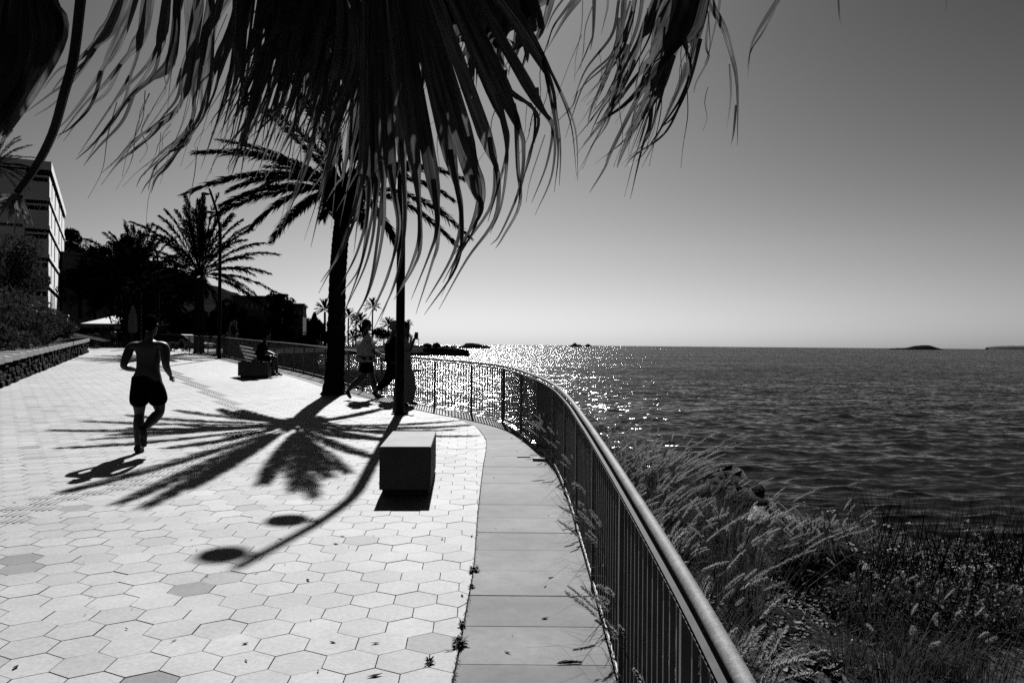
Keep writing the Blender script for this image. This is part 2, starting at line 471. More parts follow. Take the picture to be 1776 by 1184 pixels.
for iy in range(ny):
    y = yy[iy]; fx = float(np.interp(y, FY, FX)); w = shore_dx(y)*1.3
    for ix in range(nx):
        u = ix/(nx-1); x = fx+.02+u*w
        vs.append((x, y, bank_z(x, y) + (random.uniform(-.03, .03) if 0 < ix else 0)))
for iy in range(ny-1):
    for ix in range(nx-1):
        a = iy*nx+ix; fs.append((a, a+1, a+nx+1, a+nx))
o = npmesh('bank_terrain', vs, fs, M['earth'], smooth=True); struct(o)

# ------------------------------------------------------------------ sea
SEA_AMP = 4.0
def sea_material():
    m = bpy.data.materials.new('sea_water'); m.use_nodes = True
    n = m.node_tree.nodes; l = m.node_tree.links; n.clear()
    out = n.new('ShaderNodeOutputMaterial'); p = n.new('ShaderNodeBsdfPrincipled')
    p.inputs['Base Color'].default_value = (.012, .012, .012, 1); p.inputs['Roughness'].default_value = .10
    p.inputs['IOR'].default_value = 1.33; p.inputs['Specular IOR Level'].default_value = .25
    tc = n.new('ShaderNodeTexCoord')
    # slopes from layered noise: long swell, wind waves, ripples
    acc = None
    for (sx, sy, rot, ax, ay, det, off_) in [(.09, .28, .15, .07, .08, 2, 0), (.6, 1.7, -.1, .19, .24, 2, 7), (2.2, 5.5, .08, .25, .27, 2, 13), (12, 22, .3, .05, .06, 2, 29)]:
        mp = n.new('ShaderNodeMapping'); mp.inputs['Scale'].default_value = (sx, sy, 1); mp.inputs['Rotation'].default_value = (0, 0, rot); mp.inputs['Location'].default_value = (off_, off_*2, 0)
        l.new(tc.outputs['Object'], mp.inputs['Vector'])
        t = n.new('ShaderNodeTexNoise'); t.inputs['Scale'].default_value = 1; t.inputs['Detail'].default_value = det; t.inputs['Roughness'].default_value = .6
        l.new(mp.outputs[0], t.inputs['Vector'])
        sub = n.new('ShaderNodeVectorMath'); sub.operation = 'SUBTRACT'; sub.inputs[1].default_value = (.5, .5, .5)
        l.new(t.outputs['Color'], sub.inputs[0])
        mu = n.new('ShaderNodeVectorMath'); mu.operation = 'MULTIPLY'; mu.inputs[1].default_value = (ax*SEA_AMP, ay*SEA_AMP, 0)
        l.new(sub.outputs[0], mu.inputs[0])
        if acc is None: acc = mu.outputs[0]
        else:
            ad = n.new('ShaderNodeVectorMath'); ad.operation = 'ADD'; l.new(acc, ad.inputs[0]); l.new(mu.outputs[0], ad.inputs[1]); acc = ad.outputs[0]
    # gust patches: calmer and rougher water
    gm = n.new('ShaderNodeMapping'); gm.inputs['Scale'].default_value = (.006, .03, 1); l.new(tc.outputs['Object'], gm.inputs['Vector'])
    gt = n.new('ShaderNodeTexNoise'); gt.inputs['Scale'].default_value = 1; gt.inputs['Detail'].default_value = 3; l.new(gm.outputs[0], gt.inputs['Vector'])
    gr = n.new('ShaderNodeMapRange'); gr.inputs['From Min'].default_value = .35; gr.inputs['From Max'].default_value = .65; gr.inputs['To Min'].default_value = .75; gr.inputs['To Max'].default_value = 1.2
    l.new(gt.outputs['Fac'], gr.inputs['Value'])
    sc = n.new('ShaderNodeVectorMath'); sc.operation = 'SCALE'; l.new(acc, sc.inputs[0]); 
    sx_ = n.new('ShaderNodeSeparateXYZ'); l.new(tc.outputs['Object'], sx_.inputs[0])
    dr = n.new('ShaderNodeMapRange'); dr.interpolation_type = 'SMOOTHSTEP'; dr.inputs['From Min'].default_value = 12; dr.inputs['From Max'].default_value = 85; dr.inputs['To Min'].default_value = .6; dr.inputs['To Max'].default_value = 1.0
    l.new(sx_.outputs[1], dr.inputs['Value'])
    gm2 = n.new('ShaderNodeMath'); gm2.operation = 'MULTIPLY'; l.new(gr.outputs[0], gm2.inputs[0]); l.new(dr.outputs[0], gm2.inputs[1]); l.new(gm2.outputs[0], sc.inputs['Scale'])
    up = n.new('ShaderNodeVectorMath'); up.operation = 'ADD'; l.new(sc.outputs[0], up.inputs[0])
    gN = n.new('ShaderNodeNewGeometry'); bi = n.new('ShaderNodeVectorMath'); bi.operation = 'ADD'; bs = n.new('ShaderNodeVectorMath'); bs.operation = 'SCALE'; bs.inputs[0].default_value = (0, -.205, 0); l.new(dr.outputs[0], bs.inputs['Scale']); l.new(bs.outputs[0], bi.inputs[1])
    l.new(gN.outputs['Normal'], bi.inputs[0]); l.new(bi.outputs[0], up.inputs[1])
    nm = n.new('ShaderNodeVectorMath'); nm.operation = 'NORMALIZE'; l.new(up.outputs[0], nm.inputs[0])
    l.new(nm.outputs[0], p.inputs['Normal']); l.new(p.outputs[0], out.inputs[0])
    return m
SEA_M = sea_material()
b = MB(); S = 30000
b.add([(-S, -200, SEA_Z-.16), (S, -200, SEA_Z-.16), (S, S, SEA_Z-.16), (-S, S, SEA_Z-.16)], [(0,1,2,3)])
struct(b.build('sea_water', SEA_M))
# real waves on the nearer water
NR, NC = 560, 900
H_eye = CAM.z-SEA_Z
vv = np.linspace(H_eye*F/8.5, H_eye*F/420, NR); DD = H_eye*F/vv
az = np.tan(np.radians(np.linspace(-33, 36, NC)))
Yg = DD[:, None]*np.ones(NC)[None, :]; Xg = Yg*az[None, :]
spc = np.gradient(DD)[:, None]
Zg = np.zeros_like(Yg); Xo = np.zeros_like(Yg); Yo = np.zeros_like(Yg)
wr = np.random.default_rng(12)
for k in range(110):
    lam = .30*(6.5/.30)**wr.random()
    th = math.radians(-96+wr.normal()*30); kx, ky = math.cos(th), math.sin(th); kk_ = 2*math.pi/lam
    amp = lam/(2*math.pi)*.032*(1.0 if lam < 2 else .28)
    att = np.clip((lam/np.maximum(spc*2.2*max(.3, abs(ky)), 1e-3))-1, 0, 1)
    ph = kk_*(kx*Xg+ky*Yg)+wr.random()*6.283
    Zg += amp*att*np.cos(ph); Xo -= kx*amp*att*np.sin(ph)*1.3; Yo -= ky*amp*att*np.sin(ph)*1.3
V3 = np.stack([Xg+Xo, Yg+Yo, Zg+SEA_Z], -1).reshape(-1, 3).astype(np.float32)
ii = (np.arange(NR-1)[:, None]*NC+np.arange(NC-1)[None, :]).ravel()
FQ = np.stack([ii, ii+1, ii+NC+1, ii+NC], -1).astype(np.int32)
me = bpy.data.meshes.new('near_sea_water'); me.vertices.add(len(V3)); me.vertices.foreach_set('co', V3.ravel())
me.loops.add(FQ.size); me.loops.foreach_set('vertex_index', FQ.ravel()); me.polygons.add(len(FQ))
me.polygons.foreach_set('loop_start', np.arange(0, FQ.size, 4, dtype=np.int32)); me.polygons.foreach_set('loop_total', np.full(len(FQ), 4, dtype=np.int32))
me.update(calc_edges=True); me.shade_smooth(); me.materials.append(SEA_M)
o = bpy.data.objects.new('near_sea_water', me); scene.collection.objects.link(o); struct(o)

# ================================================================== RAILING
rail = empty('seafront_railing', (0.5, 0, 0), 'long curving metal railing with steel handrail along the sea edge', 'railing')
H_R = .94
hp = [Vector((p.x+.015, p.y, SL*p.y+H_R)) for p in fence_pts]
b = MB(); b.tube(hp, .0195, 16); b.build('handrail', M['steel'], rail, smooth=True)
b = MB()
for i in range(0, 399):
    p, q = fence_pts[i], fence_pts[i+1]
    T = (q-p).normalized(); N = Vector((T.y, -T.x, 0))*.018
    for zo, hh in ((H_R-.052, .014), ):
        za, zb = SL*p.y+zo, SL*q.y+zo
        pts = [(p-N, za), (p+N, za), (q+N, zb), (q-N, zb)]
        b.add([(v.x, v.y, z) for v, z in pts]+[(v.x, v.y, z+hh) for v, z in pts], [(3,2,1,0),(4,5,6,7),(0,1,5,4),(2,3,7,6)])
b.build('top_channel', mat('channel_paint', .045, .7, .1, noise=(12, .3, 4)), rail)
b = MB()
for i in range(0, 399):
    p, q = fence_pts[i], fence_pts[i+1]
    T = (q-p).normalized(); N = Vector((T.y, -T.x, 0))*.012
    za, zb = SL*p.y+.07, SL*q.y+.07
    pts = [(p-N, za), (p+N, za), (q+N, zb), (q-N, zb)]
    b.add([(v.x, v.y, z) for v, z in pts]+[(v.x, v.y, z+.02) for v, z in pts], [(3,2,1,0),(4,5,6,7),(0,1,5,4),(2,3,7,6)])
b.build('bottom_channel', M['bar'], rail)
fine = resample(fence_pts, .108)
ph_ = min(range(len(fine)), key=lambda i: (fine[i]-Vector((-.154, 13.28, 0))).length) % 13
for start_i in range(ph_, len(fine)-1, 13):
    b = MB()
    for k in range(start_i+1, min(start_i+13, len(fine)-1)):
        p = fine[k]; T = (fine[k+1]-fine[k]); a = math.atan2(T.y, T.x)
        b.box((p.x, p.y, SL*p.y+(H_R-.045+.07)/2), (.015, .015, H_R-.045-.09+.02), rz=a)
    if b.v: b.build('bar_panel', M['bar'], rail)
    p = fine[start_i]; T = (fine[start_i+1]-fine[start_i]); a = math.atan2(T.y, T.x)
    b = MB(); b.box((p.x, p.y, SL*p.y+(H_R-.05)/2-.02), (.030, .034, H_R-.05+.03), rz=a)
    b.build('post', M['bar'], rail)

# ================================================================== CONCRETE BLOCK SEAT
def block_seat(name, label, c, L, Wd, ang, group=None, H=.45):
    base = gz(c[1]); t = empty(name, (c[0], c[1], base), label, 'bench', group)
    b = MB(); b.box((c[0], c[1], base+.055+(H-.055)/2), (Wd, L, H-.055), rz=ang, bev=.006); b.build('seat_block', M['concrete'], t)
    b = MB(); b.box((c[0], c[1], base+.028), (Wd-.05, L-.07, .056), rz=ang); b.build('plinth', M['joint'], t)
    return t
fl, fr = Vector(P(657, 777.5, 7.5)), Vector(P(748.5, 777, 7.5))
def Gh(px, py, h):
    d = ray(px, py); t = -(CAM.z-h)/(d.z-SL*d.y); return CAM+d*t
HB = .46
fl = Gh(657, 777.5, HB); fr = Gh(748.5, 777, HB); bl = Gh(682, 744.5, HB); br = Gh(755.5, 745, HB)
cc = (fl+fr+bl+br)/4; Wd = ((fr-fl).length+(br-bl).length)/2; Ld = ((bl-fl).length+(br-fr).length)/2
ang = math.atan2((bl+br-fl-fr).y, (bl+br-fl-fr).x)-math.pi/2
print('BLOCK', cc, Wd, Ld, math.degrees(ang))
block_seat('block_seat', 'low pale concrete block seat standing beside the curve of the edge slabs', (cc.x, cc.y), Ld, Wd, ang, H=HB)

# ================================================================== LAMPS
def make_lamp(loc, label, lean=1.0, h=7.8, yaw=0.0):
    t = empty('street_lamp', loc, label, 'street lamp', 'tall promenade lamps with twin disc heads')
    z0 = loc[2]
    pts = [(0, 0, -.05), (0, 0, h*.25), (0, 0, h*.5), (0, 0, h*.70), (-.015, 0, h*.75), (-.07, 0, h*.80), (-.22, 0, h*.88), (-.52, 0, h*.995)]
    pts = [Vector(loc)+Vector((p[0], p[1], p[2])) for p in spline([Vector(q) for q in pts], 40)]
    rad = [.085-.035*(i/39) for i in range(40)]
    b = MB(); b.tube(pts, rad, 12); b.build('pole', M['dark_metal'], t, smooth=True)
    b = MB(); b.disc(Vector(loc), .15, .02, 16); b.build('base_plate', M['dark_metal'], t)
    for (fh, dx) in ((.855, -.18), (.963, -.43)):
        z = h*fh
        b = MB(); b.tube([Vector(loc)+Vector((dx, 0, z)), Vector(loc)+Vector((dx-.12, 0, z))], .03, 8)
        arm = b.build('arm', M['dark_metal'], t)
        b = MB(); c = Vector(loc)+Vector((dx-.27, 0, z-.04))
        b.tube([c, c+Vector((0, 0, .012)), c+Vector((0, 0, .07)), c+Vector((0, 0, .09))], [.16, .175, .175, .14], 24)
        b.build('lamp_head', M['dark_metal'], t)
    return t
g = G(693, 718); make_lamp((g.x, g.y, gz(g.y)), 'dark lamp pole standing in front of the walking group')
g = G(380, 622); make_lamp((g.x, g.y, gz(g.y)), 'tall dark lamp with bent top between the second palm and the occupied bench')
q = P(274, 600, 55); make_lamp((q.x, q.y, gz(q.y)-.1), 'distant lamp rising among the palms behind the shirtless runner')

# manhole cover
c = MANHOLE; t = empty('manhole_cover', (c.x, c.y, SL*c.y), 'round studded manhole cover lying in the palm shadow', 'manhole cover')
b = MB(); b.tube([Vector((c.x, c.y, SL*c.y-.02)), Vector((c.x, c.y, SL*c.y+.003))], .33, 32); b.build('plate', mat('cast_iron', .10, .6, .3), t)
b = MB()
for rr, nn in ((.07, 6), (.14, 12), (.21, 18), (.28, 24)):
    for k in range(nn):
        a = 2*math.pi*k/nn; b.box((c.x+rr*math.cos(a), c.y+rr*math.sin(a), SL*c.y+.009), (.035, .035, .014), rz=a)
o = b.build('studs', M['concrete'], t); o['kind'] = 'stuff'

# ================================================================== DATE PALMS
def leaflets(mb, pts, leaf_len, n, wid, droop=.35, start=.18, rng=random):
    """feather leaflets on both sides of a rachis"""
    N = len(pts)-1
    for k in range(n):
        s = start + (1-start)*(k/(n-1))
        f = s*N; i = min(int(f), N-1); p = pts[i].lerp(pts[i+1], f-i)
        T = (pts[i+1]-pts[i]).normalized()
        side = T.cross(Vector((0, 0, 1)))
        if side.length < .1: side = T.cross(Vector((0, 1, 0)))
        side.normalize(); up = side.cross(T).normalized()
        ll = leaf_len*(math.sin(math.pi*min(1, (.12+.80*(s-start)/(1-start))))**.6)*rng.uniform(.85, 1.1)
        for sg in (-1, 1):
            for tier in (0,):
                lift = rng.uniform(-.15, .55)
                d = (T*rng.uniform(.9, 1.2) + side*sg*.42 + up*lift*.8).normalized()
                e = p + d*ll*.55; tip = p + d*ll + Vector((0, 0, -droop*ll*rng.uniform(.5, 1.2)))
                wv = (T.cross(d)).normalized() if T.cross(d).length > .05 else up
                wv = (T*.7+up*rng.uniform(-.4, .4)).normalized()*wid*.5
                mb.add([p-wv*.6, p+wv*.6, e+wv, e-wv, tip], [(0,1,2,3), (3,2,4)])
def palm_trunk(parent, path, r0_, r1_, n=60, seg=16, flare=1.7, rough=.14):
    pts = spline([Vector(p) for p in path], n)
    vs = []; fs = []
    for i, p in enumerate(pts):
        s = i/(n-1); r = r0_+(r1_-r0_)*s
        if s > .97: r *= max(.12, 1-(s-.97)*29)
        r *= 1+(flare-1)*math.exp(-s*22)
        for k in range(seg):
            a = 2*math.pi*k/seg + (i % 2)*math.pi/seg
            rr = r*(1+rough*(1 if (i+k) % 2 else -.3)*random.uniform(.3, 1)*.6)
            vs.append(p+Vector((math.cos(a)*rr, math.sin(a)*rr, random.uniform(-.01, .01))))
    for i in range(n-1):
        for k in range(seg):
            j = (k+1) % seg; fs.append((i*seg+k, i*seg+j, (i+1)*seg+j, (i+1)*seg+k))
    fs.append(tuple(range((n-1)*seg, n*seg)))
    b = MB(); b.add(vs, fs)
    # old leaf bases under the crown
    return b, pts
def frond_pts(h, tip, lift, n=22):
    mid = (h+tip)/2 + Vector((0, 0, lift))
    c1 = h.lerp(mid, .5)+Vector((0, 0, lift*.25))
    return [((1-t)**2)*h + 2*(1-t)*t*mid + t*t*tip for t in [i/(n-1) for i in range(n)]]

# -- first palm, beside the walkers: frond tips measured from the crown's own shadow on the pavers
base = G(578, 684); bz = gz(base.y)
heart = P(598, 332, 18.6)
palm = empty('date_palm', (base.x, base.y, bz), 'tall dark feather palm leaning over the pavers beside the walking group', 'palm tree')
tr, _ = palm_trunk(palm, [(base.x, base.y, bz-.1), P(583, 600, 18.55), P(585, 500, 18.5), P(590, 420, 18.5), heart-Vector((0, 0, .25)), ], .205, .175)
for k in range(70):
    a = random.uniform(0, 2*math.pi); z = random.uniform(-.75, .05)
    p = heart+Vector((math.cos(a)*.2, math.sin(a)*.2, z)); d = Vector((math.cos(a), math.sin(a), .9)).normalized()
    tr.tube([p, p+d*.16, p+d*.30+Vector((math.cos(a), math.sin(a), 0))*.05], [.05, .04, .015], 5)
tr.build('trunk', M['bark'], palm)
cb = MB()
VIS = [(380,244,20.5,.15),(412,262,18,.15),(322,337,15,.55),(385,356,16.5,.4),(370,376,18.8,.4),(435,397,17,.45),(472,418,19.3,.45),(432,172,19.4,.05),(515,372,20,.3),(800,310,18.9,.6),(782,346,17.5,.55),(812,412,15.6,.7),(790,425,17.5,.6),(687,428,19.5,.5),(630,392,17.3,.35),(560,380,17.5,.4),(700,300,17,.5),(450,330,15.2,.5),(400,330,17.6,.5)]
SH = [(115,853,5.9,.5),(209,872,6.5,.35),(255,878,6.9,.2),(330,845,7.3,.1),(457,838,7.6,0),(512,850,8.2,0),(544,861,8.4,0),(572,826,7.7,0),(603,819,7.0,.1),(650,793,5.9,.35),(306,711,6.4,.2),(405,713,6.9,.1),(646,713,6.2,.2),(93,746,6.0,.3),(700,765,5.4,.4)]
for (sx, sy, z, lift, lift_) in [(a_, b_, c_, d_, 0) for a_, b_, c_, d_ in SH]+[(a_, b_, c_, None, d_) for a_, b_, c_, d_ in VIS]:
    if lift is None: tip = P(sx, sy, z); lift = lift_
    else: T_ = G(sx, sy); t = (z-T_.z)/SUN.z; tip = T_+SUN*t
    h = heart+Vector((random.uniform(-.1, .1), random.uniform(-.1, .1), random.uniform(-.1, .15)))
    pts = frond_pts(h, tip, lift+.15)
    cb.tube(pts, [.032*(1-.85*i/21) for i in range(22)], 4)
    leaflets(cb, pts, .42, 175, .046, droop=.2)
for k in range(60):
    a = random.uniform(0, 6.28); z0_ = random.uniform(-.4, .1); p = heart+Vector((math.cos(a)*.16, math.sin(a)*.16, z0_)); d = Vector((math.cos(a)*.8, math.sin(a)*.8, random.uniform(.5, 1.6))).normalized()
    cb.tube([p-d*.1, p+d*.35, p+d*random.uniform(.6, .8)], [.05, .035, .008], 5)
# fruit stalks and spear leaves
for k in range(16):
    a = random.uniform(0, 6.28); d = Vector((math.cos(a), math.sin(a), random.uniform(.2, .7))).normalized()
    p = heart+Vector((0, 0, -.05)); e = p+d*random.uniform(.4, .7); f = e+Vector((math.cos(a)*.25, math.sin(a)*.25, -.3))
    cb.tube([p, e, f], [.02, .014, .01], 4)
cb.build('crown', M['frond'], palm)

def date_palm(base, height, rad, nfr, label, seed, droop=1.0, tr_r=.25, path=None, nleaf=44, wid=.035, llen=.45, up=.6, name='date_palm', group=None, mt=None):
    rng = random.Random(seed)
    t = empty(name, base, label, 'palm tree', group)
    heart = Vector(base)+Vector((0, 0, height))
    mid = Vector(base)+Vector((rng.uniform(-.1, .1), 0, height*.5))
    b, _ = palm_trunk(t, path or [Vector(base)-Vector((0, 0, .2)), mid, heart-Vector((0, 0, .1))], tr_r, tr_r*.85, n=30, seg=10, flare=1.4)
    b.build('trunk', M['bark'], t)
    c = MB()
    for k in range(nfr):
        a = 2*math.pi*k*.618+rng.uniform(-.2, .2)
        q = (k+.5)/nfr                                     # young and upright first, old and hanging last
        el = (1-q)*up*1.9 - .55*droop*q
        L = rad*rng.uniform(.85, 1.1)
        hor = math.cos(min(1.35, abs(el)))*L
        tip = heart+Vector((math.cos(a)*hor, math.sin(a)*hor, math.sin(el)*L*(1.0 if el > 0 else 1)))
        pts = frond_pts(heart, tip, .22*L*(1-q*.2), 14)
        c.tube(pts, [.02*(1-.8*i/13)*rad/3 for i in range(14)], 3)
        leaflets(c, pts, llen*rad/3, nleaf, wid*rad/3, droop=.35, rng=rng)
    c.build('crown', mt or M['frond'], t)
    return t
g = G(345, 612)
date_palm((g.x, g.y, gz(g.y)), 4.2, 4.1, 58, 'bushy feather palm behind the lamp with the bent top', 11, nleaf=76, up=.75, tr_r=.27, wid=.052, llen=.42)
q = P(238, 604, 60)
date_palm((q.x, q.y, gz(q.y)), 4.7, 4.6, 50, 'wide drooping feather palm behind the shirtless runner', 12, droop=1.15, nleaf=70, up=.8, tr_r=.3, wid=.055)
q = P(195, 600, 108)
date_palm((q.x, q.y, .95), 8.6, 5.2, 40, 'dark palm spreading above the white kiosk roof', 13, droop=1.1, nleaf=50, tr_r=.3, wid=.05)
q = P(-14, 520, 34)
date_palm((q.x, q.y, q.z-.5), 6.2, 1.7, 40, 'dark palm crown at the roof corner of the balcony building', 14, nleaf=40, tr_r=.2, wid=.05)

# ================================================================== OVERHANGING FAN PALM
fp_base = Vector((-3.3, .1, 0)); fp_heart = Vector((-1.7, .75, 4.5))
fan = empty('fan_palm', fp_base, 'fan palm whose dry ragged leaves hang down across the top of the view', 'palm tree')
tr, _ = palm_trunk(fan, [fp_base-Vector((0, 0, .1)), Vector((-2.85, .25, 1.6)), Vector((-2.2, .5, 3.2)), fp_heart], .22, .17, n=50, seg=14)
tr.build('trunk', M['bark'], fan)
def strap(mb, pxpts, depth, w, wprofile=None, n=26, twist=0.0, dd=0.0, fold=.22, rng=random):
    """one leaf segment through image-measured points at a given distance; w = width in pixels there"""
    m_ = len(pxpts)
    pts3 = [P(x, y, depth+dd*(i/(m_-1))+rng.uniform(-.02, .02)) for i, (x, y) in enumerate(pxpts)]
    pts = spline(pts3, n)
    ww = []; sides = []; ups = []
    view = (Vector((0, -1, .15))).normalized()
    for i, p in enumerate(pts):
        s = i/(n-1)
        T = (pts[min(i+1, n-1)]-pts[max(i-1, 0)]).normalized()
        sd = T.cross(view).normalized(); up = sd.cross(T).normalized()
        a = twist*max(0, s-.35)/.65
        ca, sa = math.cos(a), math.sin(a)
        sides.append(sd*ca+up*sa); ups.append((up*ca-sd*sa))
        k = wprofile(s) if wprofile else 1
        ww.append(max(.0012, w*k*depth/F))
    vs = []; fs = []; uv = []; sid = rng.uniform(0, 50)
    acc_ = 0.0
    wob = [rng.uniform(-.06, .06) for _ in range(n)]
    for i, (p, w_, sd, up) in enumerate(zip(pts, ww, sides, ups)):
        if i: acc_ += (p-pts[i-1]).length
        # pleated cross-section: two gutters and a mid rib
        for k, (uu, hh) in enumerate(((-.5, 0), (-.25, fold*.95), (0, fold*.55), (.25, fold*.95+wob[i]), (.5, wob[i]*.6))):
            vs.append(p+sd*(w_*uu)+up*(hh*w_)); uv.append((uu*9+sid, acc_*7, sid))
    for i in range(n-1):
        a = i*5
        for k in range(4): fs.append((a+k, a+k+1, a+k+6, a+k+5))
    if mb.uv is None: mb.uv = []
    while len(mb.uv) < len(mb.v): mb.uv.append((0, 0, 0))
    mb.add(vs, fs); mb.uv.extend(uv)
def prof_seg(kink):
    def f(s):
        if s < kink: return .35+.65*(s/kink)**.7
        if s < kink+.06: return 1-.66*(s-kink)/.06
        q = (s-kink-.06)/(1-kink-.06)
        return .34*(1-q)**.75+.03
    return f
def prof_thin(s):
    return (.75+.25*math.sin(min(1, s*2)*math.pi*.5))*(1-s)**.75+.04
def Z(lst, s, ox, oy=0): return [(ox+x/s, oy+y/s) for x, y in lst]
def petiole(leaf, hub_px, depth, r=.012):
    h = P(*hub_px, depth)
    mid = (h+fp_heart)/2+Vector((0, 0, .25))
    pts = [((1-t)**2)*fp_heart+2*(1-t)*t*mid+t*t*h for t in [i/14 for i in range(15)]]
    b = MB(); b.tube(pts, [r*1.6-(r*.6)*i/14 for i in range(15)], 6); b.build('petiole', M['frond'], leaf)
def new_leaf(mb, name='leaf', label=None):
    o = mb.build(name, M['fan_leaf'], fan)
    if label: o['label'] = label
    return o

# leaf over the left of the view
zs = 2.96
L1 = [ [(330,-330),(640,-120),(610,0),(560,130),(480,230),(400,310),(300,360),(220,460)],
 [(820,-700),(720,-150),(690,0),(620,180),(530,350),(440,490),(350,610),(275,680)],
 [(780,-700),(700,-150),(640,0),(600,120),(500,240),(370,400),(250,490),(130,580)],
 [(850,-700),(790,-150),(770,0),(740,150),(700,230),(620,330),(540,430),(430,540),(295,715)],
 [(850,-700),(770,-150),(745,0),(725,200),(680,360),(600,500),(500,650),(400,800)],
 [(900,-700),(870,-150),(855,0),(830,180),(760,330),(650,450),(560,560)],
 [(900,-600),(860,-150),(850,60),(820,250),(740,400),(660,500),(560,660),(420,780)],
 [(940,-700),(920,-150),(910,0),(900,180),(870,330),(790,400),(690,480),(600,590),(480,740),(390,820)],
 [(940,-700),(930,-150),(922,50),(900,250),(860,420),(800,530),(720,680)],
 [(960,-700),(960,-150),(965,0),(975,200),(940,330),(900,450),(820,580),(740,680)],
 [(1000,-700),(1030,-150),(1030,0),(1000,200),(960,400),(940,500),(880,600),(700,710),(600,820),(520,890)],
 [(1020,-700),(1090,-150),(1080,0),(1040,250),(1000,430),(990,600),(930,700),(820,790),(740,900)],
 [(1040,-700),(1150,-150),(1130,0),(1080,200),(1050,400),(1040,560),(960,690),(850,800),(790,870),(760,980)],
 [(1060,-700),(1220,-150),(1220,0),(1180,170),(1110,330),(1060,520),(1000,640),(900,750),(740,890),(700,960)],
 [(990,-600),(1000,-100),(1000,60),(960,260),(970,430),(900,560),(780,650),(640,790),(520,950)],
 [(1100,-100),(1090,300),(1060,540),(1020,640),(900,740),(720,870),(630,960)],
 [(1200,-200),(1200,150),(1140,330),(1100,480),(1030,620),(980,700),(900,800),(830,900)],
 [(1240,-200),(1230,150),(1180,420),(1150,560),(1085,690)],
 [(1300,-200),(1260,150),(1240,380),(1200,480),(1100,600),(1085,650)] ]
b = MB()
for i, s in enumerate(L1):
    w = [34,30,28,34,24,30,22,30,20,26,30,28,30,26,18,12,18,12,14][i]
    strap(b, Z(s, zs, 0), 2.25+.03*(i % 5), w*.66, prof_seg((.5 if w > 26 else .42) if w > 20 else .3), twist=random.uniform(.3, 1.3), fold=.15)
    if w > 22:   # split tip thread
        t_ = Z(s, zs, 0); k = len(t_)
        q = t_[-4:]; q = [q[0]]+[(x+random.uniform(4, 14), y+random.uniform(4, 16)) for x, y in q[1:]]
        strap(b, q, 2.27+.03*(i % 5), w*.28, prof_thin)
lf = new_leaf(b); petiole(lf, (300, -240), 2.25)

# the big fan leaf in the middle
C = [ ((628,310),(600,420),(556,490)), ((640,335),(622,430),(585,505)), ((652,330),(640,440),(598,540)), ((665,300),(664,400),(642,500),(608,562)),
 ((680,312),(690,390),(676,470),(645,545)), ((698,275),(703,380),(690,470),(658,560)), ((722,305),(728,400),(715,455),(690,510)), ((755,340),(757,400),(745,440),(713,520)),
 ((785,290),(800,370),(786,440),(738,525)), ((822,325),(829,350),(812,405),(768,490)), ((818,262),(838,320),(832,370),(788,442)), ((853,268),(859,295),(850,360),(800,435),(765,515)),
 ((868,195),(880,255),(862,330),(846,385)), ((895,210),(908,262),(900,330),(868,405),(850,425)), ((880,152),(925,188),(922,262),(898,335)), ((935,182),(958,216),(949,282),(922,352)),
 ((945,120),(965,200),(972,262),(970,322)), ((922,60),(962,140),(990,215),(1000,305)) ]
hubC = (640, -330)
b = MB()
for i, s in enumerate(C):
    kx, ky = s[0]
    pre = [(hubC[0]+(kx-hubC[0])*t, hubC[1]+(ky-hubC[1])*t) for t in (0, .33, .66)]
    Ltot = math.hypot(kx-hubC[0], ky-hubC[1]); rest = sum(math.hypot(s[k+1][0]-s[k][0], s[k+1][1]-s[k][1]) for k in range(len(s)-1))
    kk = 3/(len(pre)+len(s)-1)-.03
    w = [26,26,28,30,30,32,36,38,40,38,36,38,32,34,32,30,26,26][i]
    strap(b, pre+list(s), 2.0+.025*(i % 3), w*.70, prof_seg(kk), twist=random.uniform(-.8, 1.2), n=34, fold=.16)
    q = [s[0]]+[(x+random.uniform(-12, 10), y+random.uniform(5, 25)) for x, y in s[1:]]
    strap(b, [(kx-4, ky-30)]+q, 2.03, w*.30, prof_thin, twist=.5)
lf = new_leaf(b); petiole(lf, (hubC[0], hubC[1]), 2.0)

# a second fan behind it, closing the gaps near the hub
b = MB()
hub2 = (655, -420)
for i in range(20):
    a = R(-40+i*4.0); L = random.uniform(400, 520)
    ex, ey = hub2[0]+math.sin(a)*L, hub2[1]+math.cos(a)*L
    dx = -random.uniform(15, 60)
    strap(b, [hub2, (hub2[0]+math.sin(a)*L*.4, hub2[1]+math.cos(a)*L*.4), (ex, ey), (ex+dx*.4, ey+45), (ex+dx, ey+random.uniform(80, 130))], 2.35+.03*(i % 3), 22, prof_seg(.78), twist=random.uniform(-.6, .9), fold=.15)
lf = new_leaf(b); petiole(lf, hub2, 2.35)

# ragged dead leaf left of the big fan: many narrow strips
def ragged(hub, x0, x1, n, ybend, tip_dx, tip_y, depth, wr, seed):
    rng = random.Random(seed); b = MB()
    for i in range(n):
        u = rng.random(); xt = x0+(x1-x0)*u
        yb = rng.uniform(*ybend)
        p0 = (hub[0]+rng.uniform(-20, 20), hub[1])
        p1 = (hub[0]*.35+xt*.65, (hub[1]+0)*.3-30)
        p2 = (xt+rng.uniform(-12, 12), yb*.45)
        p3 = (xt+rng.uniform(-30, 6), yb)
        dx = rng.uniform(*tip_dx); ty = rng.uniform(*tip_y)
        p4 = (p3[0]+dx*.45, yb+(ty-yb)*.5); p5 = (p3[0]+dx, ty)
        strap(b, [p0, p1, p2, p3, p4, p5], depth+rng.uniform(-.12, .12), rng.uniform(*wr), prof_thin, twist=rng.uniform(-1.2, 1.6), rng=rng, n=22)
    return b
